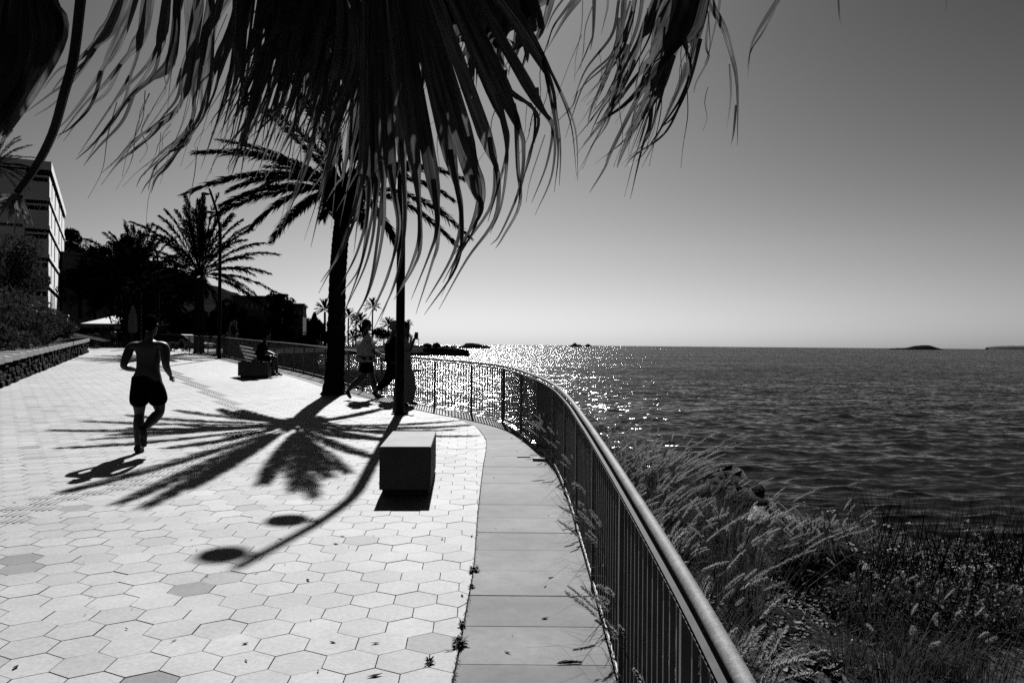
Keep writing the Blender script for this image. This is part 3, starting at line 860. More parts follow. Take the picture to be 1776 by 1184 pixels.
lf = new_leaf(ragged((520, -300), 410, 660, 95, (60, 190), (-85, -15), (200, 335), 2.5, (6, 17), 3)); petiole(lf, (520, -300), 2.5)
lf = new_leaf(ragged((560, -260), 450, 650, 52, (20, 110), (-60, 5), (90, 250), 2.7, (9, 24), 4)); petiole(lf, (560, -260), 2.7)
lf = new_leaf(ragged((800, -260), 640, 930, 46, (20, 90), (-25, 30), (60, 170), 2.45, (16, 34), 5)); petiole(lf, (800, -260), 2.45)
lf = new_leaf(ragged((560, -120), 560, 660, 16, (200, 330), (-60, -15), (330, 440), 2.6, (7, 14), 9))
petiole(lf, (560, -120), 2.6)
# two short broad broken segments
b = MB()
strap(b, [(585,-60),(590,40),(584,110),(575,140),(571,160)], 2.2, 20, prof_seg(.7)); lf = new_leaf(b); petiole(lf, (585, -60), 2.2)
b = MB(); strap(b, [(600,-60),(612,40),(612,110),(600,150),(588,186)], 2.2, 26, prof_seg(.7))
lf = new_leaf(b); petiole(lf, (600, -60), 2.2)

# right-hand cluster
D_ = [ ([(1180,-500),(1000,-200),(870,0),(800,150),(740,250),(650,420),(500,610)], 22), ([(650,430),(560,560),(500,640),(420,735)], 5),
 ([(1200,-500),(1040,-200),(960,0),(880,200),(820,320),(730,420),(600,600),(470,760)], 26), ([(1230,-500),(1120,-200),(1080,0),(1040,130),(960,230),(840,370),(700,530),(540,640)], 40),
 ([(1230,-500),(1130,-200),(1085,20),(1030,300),(960,480),(880,650)], 24), ([(1150,-500),(950,-200),(850,0),(760,230),(700,400),(560,640),(480,740)], 18),
 ([(1170,-500),(980,-200),(900,60),(850,300),(830,400),(760,500),(620,780),(590,860),(510,990)], 24), ([(900,200),(860,380),(835,480),(740,640),(680,780),(650,865)], 20),
 ([(870,250),(840,400),(828,520),(820,640),(780,760),(720,1020)], 12), ([(820,560),(760,760),(735,830),(690,1010)], 4),
 ([(1200,-500),(1080,-200),(1000,0),(960,170),(900,300),(850,420),(800,560),(700,760)], 30), ([(1200,-500),(1040,-200),(940,0),(880,170),(860,350),(800,500),(740,620),(690,700)], 34),
 ([(960,100),(1000,200),(1015,330),(1010,430)], 10), ([(980,200),(1030,340),(980,500),(890,640),(780,800),(700,860)], 6), ([(1000,480),(900,680),(740,800),(690,860)], 5),
 ([(1180,-400),(1130,-150),(1130,0),(1200,150),(1240,280),(1268,440),(1270,750)], 18), ([(1230,330),(1235,500),(1215,660)], 5), ([(1262,540),(1250,680),(1235,750)], 5),
 ([(1190,-300),(1180,0),(1140,200),(1110,340)], 6), ([(1170,-200),(1110,200),(1120,300),(1060,420),(1045,480)], 6),
 ([(1000,-300),(720,-100),(690,0),(680,120),(660,300),(665,380),(640,500)], 14), ([(900,-300),(640,-100),(600,60),(570,180)], 7), ([(760,-200),(730,60),(690,200),(640,290)], 6),
 ([(690,200),(600,330),(500,420),(420,510)], 5), ([(780,-200),(720,100),(650,260),(580,420),(520,560),(500,650)], 10), ([(640,240),(660,380),(640,500)], 6),
 ([(530,-250),(535,-60),(530,150),(515,260)], 10), ([(340,-250),(325,-60),(280,120),(250,200)], 20), ([(620,-250),(500,-60),(450,0),(380,100),(290,260)], 18), ([(470,-60),(380,60),(320,150),(290,260)], 7),
 ([(420,-60),(330,60),(290,150)], 5), ([(530,180),(480,300),(430,400)], 3), ([(820,300),(770,360),(740,470)], 8), ([(900,380),(880,460)], 5),
 ([(1080,200),(1040,360),(1000,480),(940,600),(870,660)], 9) ]
b = MB()
for s, w in D_:
    strap(b, Z(s, zs, 850), 2.35+random.uniform(-.1, .12), w, prof_seg(.5) if w >= 22 else prof_thin, twist=random.uniform(-1, 1.4), fold=.12)
for k in range(26):
    x = random.uniform(1070, 1190); y = random.uniform(-20, 120)
    p = [(x, y), (x-random.uniform(5, 25), y+60), (x-random.uniform(30, 60), y+random.uniform(100, 130)), (x-random.uniform(60, 100), y+random.uniform(150, 210))]
    strap(b, p, 2.35+random.uniform(-.1, .15), random.uniform(4, 9), prof_thin, twist=random.uniform(-1, 1.4))
lf = new_leaf(b); petiole(lf, (1245, -170), 2.35)
b = MB()
strap(b, Z([(1700,-300),(1560,-120),(1480,0),(1400,120),(1340,240),(1322,400)], zs, 850), 2.4, 12, prof_thin, twist=.6)
strap(b, Z([(1480,0),(1410,150),(1340,260),(1320,350)], zs, 850), 2.42, 5, prof_thin)
lf = new_leaf(b); petiole(lf, (1480, -100), 2.4)
b = MB(); strap(b, [(1430,-160),(1440,-90),(1452,-20),(1456,30),(1462,52)], 2.4, 6, prof_thin); lf = new_leaf(b); petiole(lf, (1430, -160), 2.4)
b = MB(); strap(b, [(1660,-130),(1650,-60),(1643,-10),(1640,20)], 2.4, 4, prof_thin); lf = new_leaf(b); petiole(lf, (1660, -130), 2.4)

# loose fibres hanging from the leaves
b = MB(); rng = random.Random(77)
for k in range(90):
    x = rng.choice([rng.uniform(420, 640), rng.uniform(640, 960), rng.uniform(200, 420), rng.uniform(1000, 1240)]); y = rng.uniform(20, 260) if x < 960 else rng.uniform(0, 160)
    L = rng.uniform(60, 170); dx = rng.uniform(-60, -5)
    strap(b, [(x, y), (x+dx*.3+rng.uniform(-8, 8), y+L*.35), (x+dx*.6+rng.uniform(-8, 8), y+L*.7), (x+dx, y+L)], 2.2+rng.uniform(-.1, .3), rng.uniform(1.2, 2.6), prof_thin, rng=rng, n=14)
lf = new_leaf(b); lf.name = 'loose_fibres'
# near dark leaf filling the top left corner, and a long curved dead leaf stalk
b = MB()
for i in range(16):
    u = i/15
    xe = 100-175*u; ye = 20+230*u if u < .6 else 260+60*(u-.6)
    x0 = 60-40*u
    strap(b, [(20, -520), (x0+25, -200), (x0+18-30*u, -20+30*u), (98-118*u, 60+60*u), (60-110*u, 150+50*u), (10-90*u, 235+20*u)], 1.45+.02*(i % 3), 50, lambda s: .6+.4*s if s < .5 else (1-(s-.5)*1.7 if s < .98 else .1), twist=random.uniform(-.3, .3), n=24)
lf = new_leaf(b); petiole(lf, (20, -520), 1.45)
b = MB()
stalk = spline([P(150,-300,1.9), P(146,-60,1.8), P(140,0,1.75), P(128,100,1.72), P(112,160,1.7), P(92,230,1.7), P(62,290,1.7), P(30,335,1.7)], 30)
b.tube(stalk, [.0125-.005*i/29 for i in range(30)], 6)
for i in range(20):
    a = R(150+i*9); L = random.uniform(25, 55)
    cx, cy = 28, 338
    strap(b, [(cx, cy), (cx+math.cos(a)*L*.5, cy-math.sin(a)*L*.4+10), (cx+math.cos(a)*L, cy-math.sin(a)*L*.6+random.uniform(10, 40))], 1.7+random.uniform(0, .1), random.uniform(6, 11), prof_thin, twist=random.uniform(-1, 1), n=14)
lf = new_leaf(b, label='dead fan leaf hanging on a long curved stalk'); 
b = MB(); b.tube([fp_heart, (fp_heart+stalk[0])/2+Vector((0, 0, .2)), stalk[0]], [.02, .018, .0125], 6); b.build('petiole', M['frond'], lf)

# ================================================================== PEOPLE
def skin_mesh(name, nodes, edges, m, parent, sub=2):
    keys = list(nodes); me = bpy.data.meshes.new(name)
    loc = Vector(parent.location)
    me.from_pydata([tuple(Vector(nodes[k][:3])) for k in keys], [(keys.index(a), keys.index(b_)) for a, b_ in edges], [])
    me.update(); me.materials.append(m)
    o = bpy.data.objects.new(name, me); scene.collection.objects.link(o); o.parent = parent
    sk = me.skin_vertices if len(me.skin_vertices) else None
    md = o.modifiers.new('skin', 'SKIN'); md.use_smooth_shade = True; md.branch_smoothing = .6
    if not len(me.skin_vertices): 
        return o
    sv = me.skin_vertices[0].data
    for i, k in enumerate(keys):
        r = nodes[k][3]; rr = r if hasattr(r, '__len__') else (r, r)
        sv[i].radius = rr; sv[i].use_root = (i == 0)
    sb = o.modifiers.new('sub', 'SUBSURF'); sb.levels = sub; sb.render_levels = sub
    return o
def chain(nodes, edges, names, pts, radii, root=None):
    prev = root
    for n_, p, r in zip(names, pts, radii):
        nodes[n_] = (*p, r)
        if prev: edges.append((prev, n_))
        prev = n_
def hand(nodes, edges, wrist, pref, wp, d, sidev, s=1.0, curl=.5):
    """palm plus five fingers continuing from the wrist"""
    wp = Vector(wp); d = Vector(d).normalized(); sidev = Vector(sidev).normalized(); nrm = d.cross(sidev)
    palm = wp+d*.055*s; nodes[pref+'palm'] = (*palm, .022*s); edges.append((wrist, pref+'palm'))
    for i, (o_, L) in enumerate([(-.028, .062), (-.010, .072), (.010, .068), (.027, .055)]):
        a = palm+d*.03*s+sidev*o_*s; b_ = a+(d+nrm*curl*.4)*L*.5*s; c = b_+(d*.7+nrm*curl)*L*.5*s
        nodes[pref+f'f{i}a'] = (*a, .0085*s); nodes[pref+f'f{i}b'] = (*b_, .0078*s); nodes[pref+f'f{i}c'] = (*c, .006*s)
        edges += [(pref+'palm', pref+f'f{i}a'), (pref+f'f{i}a', pref+f'f{i}b'), (pref+f'f{i}b', pref+f'f{i}c')]
    a = wp+d*.03*s-sidev*.03*s; b_ = a+(d*.7-sidev*.7)*.04*s
    nodes[pref+'ta'] = (*a, .010*s); nodes[pref+'tb'] = (*b_, .0075*s)
    edges += [(pref+'palm', pref+'ta'), (pref+'ta', pref+'tb')]
def rotz(p, a): return (p[0]*math.cos(a)-p[1]*math.sin(a), p[0]*math.sin(a)+p[1]*math.cos(a), p[2])

def person(loc, label, pose, clothes, group=None, sc=1.0, yaw=0.0, skin='skin', name='person'):
    """pose: dict of joint positions, local axes x right, y forward, z up, in metres; facing +y before yaw"""
    t = empty(name, loc, label, 'person', group); t.rotation_euler = (0, 0, yaw); t.scale = (sc, sc, sc)
    J = pose; nodes = {}; edges = []
    nodes['pelvis'] = (*J['pelvis'], (.145, .105))
    bk = clothes.get('bulk', 1.0)
    nodes['pelvis'] = (*J['pelvis'], (.16*bk, .12*bk))
    chain(nodes, edges, ['waist', 'chest', 'upper', 'neck0', 'neck'],
          [J['waist'], J['chest'], J['upper'], J['neck0'], J['jaw']],
          [(.155*bk, .11*bk), (.18*bk, .12*bk), (.15*bk, .10*bk), .066, .056], 'pelvis')
    f = Vector(J.get('face', (0, 1, 0))).normalized(); s_ = Vector((f.y, -f.x, 0)).normalized()
    hd = Vector(J['head'])
    def headmesh(rows, nm, m_, extra=True):
        n_ = 16; vs = []; fs = []
        for (z, yo, rx, ry) in rows:
            for i in range(n_):
                a = 2*math.pi*i/n_
                vs.append(hd+Vector((0, 0, z))+f*(yo+math.cos(a)*ry)+s_*math.sin(a)*rx)
        for k in range(len(rows)-1):
            for i in range(n_): j = (i+1) % n_; fs.append((k*n_+i, k*n_+j, (k+1)*n_+j, (k+1)*n_+i))
        fs.append(tuple(range(n_-1, -1, -1))); fs.append(tuple(range((len(rows)-1)*n_, len(rows)*n_)))
        b = MB(); b.add(vs, fs)
        if extra:
            c = hd+f*.088+Vector((0, 0, -.02))      # nose
            b.add([c+Vector((0, 0, .035)), c+s_*.016-Vector((0, 0, .008)), c-s_*.016-Vector((0, 0, .008)), c+f*.026-Vector((0, 0, .004))], [(0,2,3),(0,3,1),(1,3,2)])
            for sg in (-1, 1): b.tube([hd+s_*sg*.070+Vector((0, 0, .012)), hd+s_*sg*.088+Vector((0, 0, .004)), hd+s_*sg*.084-Vector((0, 0, .03))], [.012, .016, .008], 6)
            for sg in (-1, 1): c = hd+f*.083+s_*sg*.03+Vector((0, 0, .004)); b.tube([c, c+f*.006], [.010, .004], 6)
            c = hd+f*.080-Vector((0, 0, .062)); b.tube([c-s_*.022, c+s_*.022], .006, 5)
        o = b.build(nm, m_, None, True); o.parent = t; return o
    headmesh([(-.125,.045,.028,.030),(-.105,.03,.050,.058),(-.07,.012,.064,.078),(-.02,.003,.073,.090),(.03,0,.076,.094),(.07,-.008,.070,.086),(.10,-.012,.050,.062),(.118,-.014,.018,.022)], 'head', M[skin])
    for sd in ('l', 'r'):
        chain(nodes, edges, [sd+'hip', sd+'thigh', sd+'knee', sd+'calf', sd+'ankle', sd+'foot', sd+'toe'],
              [J[sd+'hip'], tuple((Vector(J[sd+'hip'])+Vector(J[sd+'knee']))/2), J[sd+'knee'], tuple(Vector(J[sd+'knee']).lerp(Vector(J[sd+'ankle']), .32)+Vector((0, -.012, 0))), J[sd+'ankle'], J[sd+'foot'], J[sd+'toe']],
              [.10*bk, .092*bk, .06, .064*bk, .040, .040, .027], 'pelvis')
        chain(nodes, edges, [sd+'sho', sd+'uarm', sd+'elbow', sd+'fore', sd+'wrist'],
              [J[sd+'sho'], tuple((Vector(J[sd+'sho'])+Vector(J[sd+'elbow']))/2), J[sd+'elbow'], tuple(Vector(J[sd+'elbow']).lerp(Vector(J[sd+'wrist']), .35)), J[sd+'wrist']],
              [.066, .060, .045, .044, .029], 'upper')
        d = Vector(J[sd+'wrist'])-Vector(J[sd+'elbow'])
        hand(nodes, edges, sd+'wrist', sd+'h', J[sd+'wrist'], d, Vector((1, 0, 0)).cross(d) if abs(d.normalized().x) < .8 else Vector((0, 1, 0)), curl=.6)
    body = skin_mesh('body', nodes, edges, M[skin], t)
    headmesh([(-.075,-.055,.052,.038),(-.04,-.035,.070,.062),(.0,-.02,.080,.080),(.045,-.006,.083,.094),(.08,-.008,.076,.092),(.108,-.012,.056,.068),(.127,-.014,.02,.026)], 'hair', M[clothes.get('hair_mat', 'hair')], False)
    if clothes.get('cap'):
        b = MB(); c0_ = Vector(J['crownp']); top = hd+Vector((0, 0, .085)); 
        n_ = 14; vs = []; fs = []
        for k, (zz, rr) in enumerate([(-.075, .108), (-.03, .106), (.02, .09), (.055, .05), (.066, .01)]):
            for i in range(n_): a = 2*math.pi*i/n_; vs.append(top+Vector((math.cos(a)*rr, math.sin(a)*rr, zz)))
        for k in range(4):
            for i in range(n_): j = (i+1) % n_; fs.append((k*n_+i, k*n_+j, (k+1)*n_+j, (k+1)*n_+i))
        b.add(vs, fs)
        br = [top+f*.09+s_*-.07+Vector((0, 0, -.07)), top+f*.09+s_*.07+Vector((0, 0, -.07)), top+f*.19+s_*.05+Vector((0, 0, -.085)), top+f*.19-s_*.05+Vector((0, 0, -.085))]
        b.add(br+[v+Vector((0, 0, .008)) for v in br], [(0,1,2,3),(7,6,5,4),(0,4,5,1),(1,5,6,2),(2,6,7,3),(3,7,4,0)])
        o = b.build('cap', M['white_cap'], None, True); o.parent = t
    if clothes.get('shirt'):
        nn = {}; ee = []
        nn['w'] = (*J['waist'], (.185*bk, .145*bk)); chain(nn, ee, ['c', 'u', 'n'], [J['chest'], J['upper'], J['neck0']], [(.205*bk, .15*bk), (.165*bk, .12*bk), .08], 'w')
        nn['hem'] = (*(Vector(J['pelvis'])+Vector((0, 0, .03))), (.19*bk, .155*bk)); ee.append(('w', 'hem'))
        for sd in ('l', 'r'):
            e = Vector(J[sd+'sho']).lerp(Vector(J[sd+'elbow']), clothes.get('sleeve', .85))
            chain(nn, ee, [sd+'s', sd+'e'], [J[sd+'sho'], tuple(e)], [.085, .078], 'u')
            if clothes.get('sleeve', .85) > .95:
                chain(nn, ee, [sd+'f'], [tuple(Vector(J[sd+'elbow']).lerp(Vector(J[sd+'wrist']), .8))], [.048], sd+'e')
        skin_mesh('shirt', nn, ee, M[clothes['shirt']], t)
    if clothes.get('shorts'):
        nn = {}; ee = []
        nn['p'] = (*(Vector(J['pelvis'])+Vector((0, 0, -.01))), (.19*bk, .16*bk)); nn['w'] = (*(Vector(J['pelvis'])+Vector((0, 0, .10))), (.172*bk, .13*bk)); ee.append(('p', 'w'))
        k = clothes.get('short_len', .62)
        for sd in ('l', 'r'):
            hp_, kn = Vector(J[sd+'hip']), Vector(J[sd+'knee'])
            chain(nn, ee, [sd+'a', sd+'b'], [tuple(hp_+Vector((0, 0, -.02))), tuple(hp_.lerp(kn, k))], [.125, .128], 'p')
            if k > .95:
                chain(nn, ee, [sd+'c'], [tuple(kn.lerp(Vector(J[sd+'ankle']), .9))], [.07], sd+'b')
        skin_mesh(clothes.get('short_name', 'shorts'), nn, ee, M[clothes['shorts']], t)
    if clothes.get('shoes', True):
        for sd in ('l', 'r'):
            a, f_, to = [Vector(J[sd+k]) for k in ('ankle', 'foot', 'toe')]
            heel = a+(a-f_)*.35+(f_-a)*.4
            skin_mesh('shoe', {'a': (*(a.lerp(f_, .45)), .05), 'h': (*(a.lerp(f_, .6)-(to-f_)*.45), .04), 't': (*f_.lerp(to, .5), (.05, .036)), 'u': (*to, .034)}, [('a', 'h'), ('a', 't'), ('t', 'u')], M['shoe'], t)
    return t, J
def stand(**kw):
    J = dict(pelvis=(0,0,.93), waist=(0,0,1.05), chest=(0,0,1.22), upper=(0,-.01,1.36), neck0=(0,-.01,1.44), neck=(0,0,1.49), jaw=(0,.02,1.56), head=(0,.02,1.63), crownp=(0,.01,1.69),
             lhip=(-.09,0,.88), lknee=(-.095,.02,.49), lankle=(-.095,0,.09), lfoot=(-.095,.03,.045), ltoe=(-.1,.17,.03), rhip=(.09,0,.88), rknee=(.095,.02,.49), rankle=(.095,0,.09), rfoot=(.095,.03,.045), rtoe=(.1,.17,.03),
             lsho=(-.18,-.01,1.37), lelbow=(-.22,-.03,1.10), lwrist=(-.22,.05,.86), rsho=(.18,-.01,1.37), relbow=(.22,-.03,1.10), rwrist=(.22,.05,.86))
    J.update(kw); return J
# runner, back to the camera
g = G(250, 785)
run = stand(pelvis=(.03,0,.97), waist=(.025,.02,1.08), chest=(.02,.05,1.23), upper=(.015,.07,1.36), neck0=(.01,.09,1.44), neck=(.01,.11,1.49), jaw=(.015,.13,1.555), head=(.015,.13,1.625), crownp=(.015,.12,1.68),
    lhip=(-.07,.0,.90), lknee=(-.095,.08,.51), lankle=(-.065,-.02,.12), lfoot=(-.065,.0,.055), ltoe=(-.08,.14,.035),
    rhip=(.13,0,.90), rknee=(.16,.08,.53), rankle=(.115,-.30,.36), rfoot=(.12,-.34,.29), rtoe=(.125,-.30,.14),
    lsho=(-.20,.05,1.35), lelbow=(-.235,-.08,1.10), lwrist=(-.19,.15,1.06), rsho=(.225,.05,1.36), relbow=(.27,-.04,1.12), rwrist=(.25,.15,1.00), face=(.15,1,0))
rt, _ = person((g.x, g.y, gz(g.y)-.03), 'shirtless runner in black shorts seen from behind, one foot lifted', run, dict(shorts='black_cloth', short_len=.80, bulk=1.13), yaw=0.04)

# walking group
def walk(**kw):
    d = stand(lknee=(-.09,.16,.50), lankle=(-.09,.26,.10), lfoot=(-.09,.29,.05), ltoe=(-.09,.43,.05), rknee=(.09,-.10,.48), rankle=(.09,-.40,.20), rfoot=(.09,-.41,.12), rtoe=(.09,-.33,.03),
      lelbow=(-.22,-.12,1.12), lwrist=(-.2,.06,.90), relbow=(.22,.10,1.12), rwrist=(.2,.28,.98))
    d.update(kw); return d
q = G(634, 692)
wk, J = person((q.x, q.y, gz(q.y)), 'walker in a pale shirt and dark shorts with a strap across the back', walk(relbow=(.2,.06,1.10), rwrist=(.2,.25,.95), lelbow=(-.2,.12,1.12), lwrist=(-.1,.33,1.0)), dict(shirt='white_cloth', sleeve=.9, shorts='black_cloth', short_len=.85, bulk=1.42), yaw=R(-68), sc=.985, skin='skin', group='people walking past the railing')
b = MB()
for i in range(1): b.tube([Vector((-.12,.10,1.40)), Vector((-.12,-.06,1.44)), Vector((0,-.15,1.25)), Vector((.14,-.12,1.02)), Vector((.18,.0,.93))], .014, 6)
o = b.build('bag_strap', M['black_cloth']); o.parent = wk
b = MB(); b.box((.21,-.02,.84), (.09,.26,.24), bev=.03); o = b.build('shoulder_bag', M['black_cloth']); o.parent = wk
q = G(681, 693)
wk2, J = person((q.x, q.y, gz(q.y)), 'walker in a black top and white cap between the pale shirt and the lamp pole', walk(), dict(shirt='black_cloth', sleeve=1.0, shorts='black_cloth', short_len=1.0, short_name='trousers', cap=True, hair_mat='white_cap', bulk=1.25), yaw=R(-72), sc=.97, group='people walking past the railing')
q = G(700, 704)
dress_pose = stand(lknee=(-.08,.10,.50), lankle=(-.08,.14,.10), lfoot=(-.08,.17,.05), ltoe=(-.08,.30,.04), rankle=(.08,-.06,.10), rfoot=(.08,-.03,.05), rtoe=(.08,.10,.03), lelbow=(-.16,.14,1.14), lwrist=(-.05,.14,1.36), relbow=(.2,.10,1.14), rwrist=(.08,.20,1.38))
wk3, J = person((q.x, q.y, gz(q.y)), 'woman in a long grey dress half hidden by the lamp pole, holding up a phone', dress_pose, dict(shirt='grey_cloth', sleeve=.9), yaw=R(-80), sc=.96, group='people walking past the railing')
vs = []; fs = []; n_ = 28
prof = [(1.10, .155, .12, 0), (.98, .17, .15, 0), (.85, .19, .18, 0), (.6, .21, .235, .03), (.35, .22, .26, .03), (.16, .22, .25, .01), (.07, .22, .23, 0)]
for (z, rx, ry, yo) in prof:
    for i in range(n_):
        a = 2*math.pi*i/n_; k = 1+.05*math.sin(a*7)*(1.1-z)
        vs.append((math.cos(a)*rx*k, yo+math.sin(a)*ry*k*.86, z+.02*math.sin(a*2)))
for k in range(len(prof)-1):
    for i in range(n_): j = (i+1) % n_; fs.append((k*n_+i, k*n_+j, (k+1)*n_+j, (k+1)*n_+i))
o = npmesh('long_skirt', vs, fs, M['grey_cloth'], smooth=True); o.parent = wk3
b = MB(); b.box((.05, .25, 1.46), (.012, .075, .15), rz=.2, bev=.004); o = b.build('phone', M['black_cloth']); o.parent = wk3

# ================================================================== BENCH WITH SITTER
bc = G(452, 650); bang = R(22)
bx_, by_ = P(444, 640, 24.0).x, 24.2
gzb = gz(by_)
bench = empty('slatted_bench', (bx_, by_, gzb), 'concrete bench with slatted wooden backrest under the seated person', 'bench')
b = MB(); b.box((bx_-.03, by_, gzb+.06+.20), (.86, 1.15, .42), rz=bang*.25, bev=.008); b.build('seat_block', M['concrete'], bench)
b = MB(); b.box((bx_, by_, gzb+.03), (.80, 1.0, .062), rz=bang*.25); b.build('plinth', M['joint'], bench)
SA, SB = P(417, 599.5, 24.9), P(440, 604, 23.3)
for k in range(4):
    b = MB(); dz = -.115*(3-k); dx_ = .05*(3-k)
    p1 = Vector((SA.x+dx_, SA.y, SA.z+dz-.04)); p2 = Vector((SB.x+dx_, SB.y, SB.z+dz-.04))
    T = (p2-p1).normalized(); sd = T.cross(Vector((0, 0, 1)))*.018; hh = Vector((-.016, 0, .044))
    b.add([p1-sd-hh, p1+sd-hh, p1+sd+hh, p1-sd+hh, p2-sd-hh, p2+sd-hh, p2+sd+hh, p2-sd+hh], [(0,1,2,3),(7,6,5,4),(0,4,5,1),(1,5,6,2),(2,6,7,3),(3,7,4,0)])
    b.build('backrest_slat', M['wood'], bench)
for fr_ in (.2, .8):
    pm = SA.lerp(SB, fr_); b = MB(); b.tube([Vector((pm.x+.22, pm.y, gzb+.44)), Vector((pm.x+.02, pm.y+.03, pm.z-.02))], .018, 6); b.build('backrest_bracket', M['bar'], bench)
sit = stand(pelvis=(0,0,.56), waist=(0,.0,.68), chest=(0,.05,.84), upper=(0,.10,.98), neck0=(0,.13,1.06), neck=(0,.16,1.11), jaw=(0,.21,1.16), head=(0,.22,1.23), crownp=(0,.21,1.28),
    lhip=(-.09,.04,.55), lknee=(-.12,.46,.56), lankle=(-.12,.50,.10), lfoot=(-.12,.53,.05), ltoe=(-.13,.67,.03), rhip=(.09,.04,.55), rknee=(.12,.44,.56), rankle=(.12,.40,.10), rfoot=(.12,.43,.05), rtoe=(.13,.57,.03),
    lsho=(-.18,.10,.99), lelbow=(-.24,.20,.74), lwrist=(-.08,.42,.66), rsho=(.18,.10,.99), relbow=(.24,.22,.74), rwrist=(.08,.42,.66))
sp, J = person((bx_+.06, by_-.05, gzb+.03), 'person in dark clothes sitting on the slatted bench, head bent over a phone', sit, dict(shirt='black_cloth', sleeve=.9, shorts='black_cloth', short_len=.8, bulk=1.1), yaw=R(-80), skin='skin')
b = MB(); b.box((0, .52, .70), (.075, .15, .01)); o = b.build('phone', M['white_cap']); o.parent = sp

# distant walkers
for (px, D, lab, yw, cl) in [(197, 68, 'distant walker in a pale top in front of the kiosk', 30, 'grey_cloth'), (208, 70, 'distant walker in dark clothes beside the pale-topped walker', 10, 'black_cloth')]:
    q = P(px, 600, D)
    person((q.x, q.y, gz(q.y)-.06), lab, walk(), dict(shirt=cl, shorts='black_cloth', short_len=.8), yaw=R(yw), group='distant walkers by the kiosk')

# ================================================================== STONE WALL
wa, wb = Vector((-10.2, 13.8)), Vector((-22.7, 42.2))
dirw = (wb-wa).normalized(); nw = Vector((dirw.y, -dirw.x))
wall = empty('stone_wall', (wa.x, wa.y, gz(wa.y)), 'low rubble stone wall with pale coping at the left edge of the pavers', 'wall')
b = MB(); Lw = (wb-wa).length; s = 0; rng = random.Random(5)
for row in range(4):
    s = rng.uniform(-.3, 0)
    while s < Lw:
        l_ = rng.uniform(.22, .55); c = wa+dirw*(s+l_/2); z = gz(c.y)+.02+row*.145
        pr = rng.uniform(.18, .27)
        b.box((c.x, c.y, z+.07+rng.uniform(-.02, .02)), (pr*2, l_-rng.uniform(.01, .05), .135*rng.uniform(.8, 1.15)), rz=math.atan2(dirw.y, dirw.x)-math.pi/2, bev=.02)
        s += l_
c = (wa+wb)/2
for k in range(12):
    c0w, c1w = wa.lerp(wb, k/12), wa.lerp(wb, (k+1)/12); cm = (c0w+c1w)/2
    b.box((cm.x, cm.y, gz(cm.y)+.28), (.36, (c1w-c0w).length, .60), rz=math.atan2(dirw.y, dirw.x)-math.pi/2)
b.build('rubble_face', M['stone'], wall)
b = MB(); s = 0
while s < Lw:
    l_ = min(1.2, Lw-s); c = wa+dirw*(s+l_/2); z = gz(c.y)+.60
    b.box((c.x-nw.x*.06, c.y-nw.y*.06, z+.08), (.68, l_-.006, .17), rz=math.atan2(dirw.y, dirw.x)-math.pi/2, bev=.008); s += 1.2
b.build('coping', M['cap'], wall)

# ================================================================== FOLIAGE BUILDERS
def leaf_cloud(mb, c, r, n, size, rng, clumps=10, squash=1.0):
    """leaf quads gathered in clumps through an ellipsoid volume"""
    c = Vector(c); r = Vector(r)
    cen = []
    for k in range(clumps):
        while True:
            d = Vector((rng.uniform(-1, 1), rng.uniform(-1, 1), rng.uniform(-1, 1)))
            if d.length < 1: break
        d = d*.78; cen.append((Vector((c.x+d.x*r.x, c.y+d.y*r.y, c.z+d.z*r.z)), rng.uniform(.28, .5)))
    vs = []; fs = []
    for k in range(n):
        cc_, rr = cen[rng.randrange(clumps)]
        d = Vector((rng.gauss(0, 1), rng.gauss(0, 1), rng.gauss(0, 1))).normalized()*rng.uniform(.5, 1.0)**.5
        p = cc_+Vector((d.x*r.x*rr, d.y*r.y*rr, d.z*r.z*rr))
        u = Vector((rng.gauss(0, 1), rng.gauss(0, 1), rng.gauss(0, 1))).normalized()*size*rng.uniform(.6, 1.3)
        w = u.orthogonal().normalized()*size*.35
        o = len(vs); vs += [p-u*.5, p+w*.5, p+u*.5, p-w*.5]; fs.append((o, o+1, o+2, o+3))
    mb.add(vs, fs)
def shrub(name, c, r, n, size, seed, label, cat='shrub', group=None, mt='foliage', trunk=0.0, clumps=12):
    rng = random.Random(seed); base = (c[0], c[1], c[2]-r[2]-trunk)
    t = empty(name, base, label, cat, group)
    b = MB(); leaf_cloud(b, c, r, n, size, rng, clumps)
    b.build('crown', M[mt], t)
    b = MB()
    for k in range(4):
        a = rng.uniform(0, 6.28); top = Vector(c)+Vector((math.cos(a)*r[0]*.5, math.sin(a)*r[1]*.5, r[2]*.3))
        b.tube([Vector(base)-Vector((0, 0, .1)), Vector((c[0], c[1], c[2]-r[2]*.7)), top], [r[0]*.07, r[0]*.05, r[0]*.015], 5)
    b.build('trunk', M['bark'], t)
    return t

# slope behind the stone wall and hillside
b = MB()
gridy = np.linspace(8, 75, 30)
rows = []
for y in gridy:
    wx = wa.x+(y-wa.y)*dirw.x/dirw.y - .25
    prof = [(0, gz(y)+.55), (-2.5, gz(y)+1.0), (-7, gz(y)+1.9), (-14, gz(y)+3.2), (-40, gz(y)+5.5)]
    rows.append([(wx+dx, y, z+random.uniform(-.05, .05)) for dx, z in prof])
vs = [v for r_ in rows for v in r_]; fs = []
for i in range(len(rows)-1):
    for k in range(4):
        a = i*5+k; fs.append((a+1, a, a+5, a+6))
struct(npmesh('planted_slope_terrain', vs, fs, M['earth'], smooth=True))

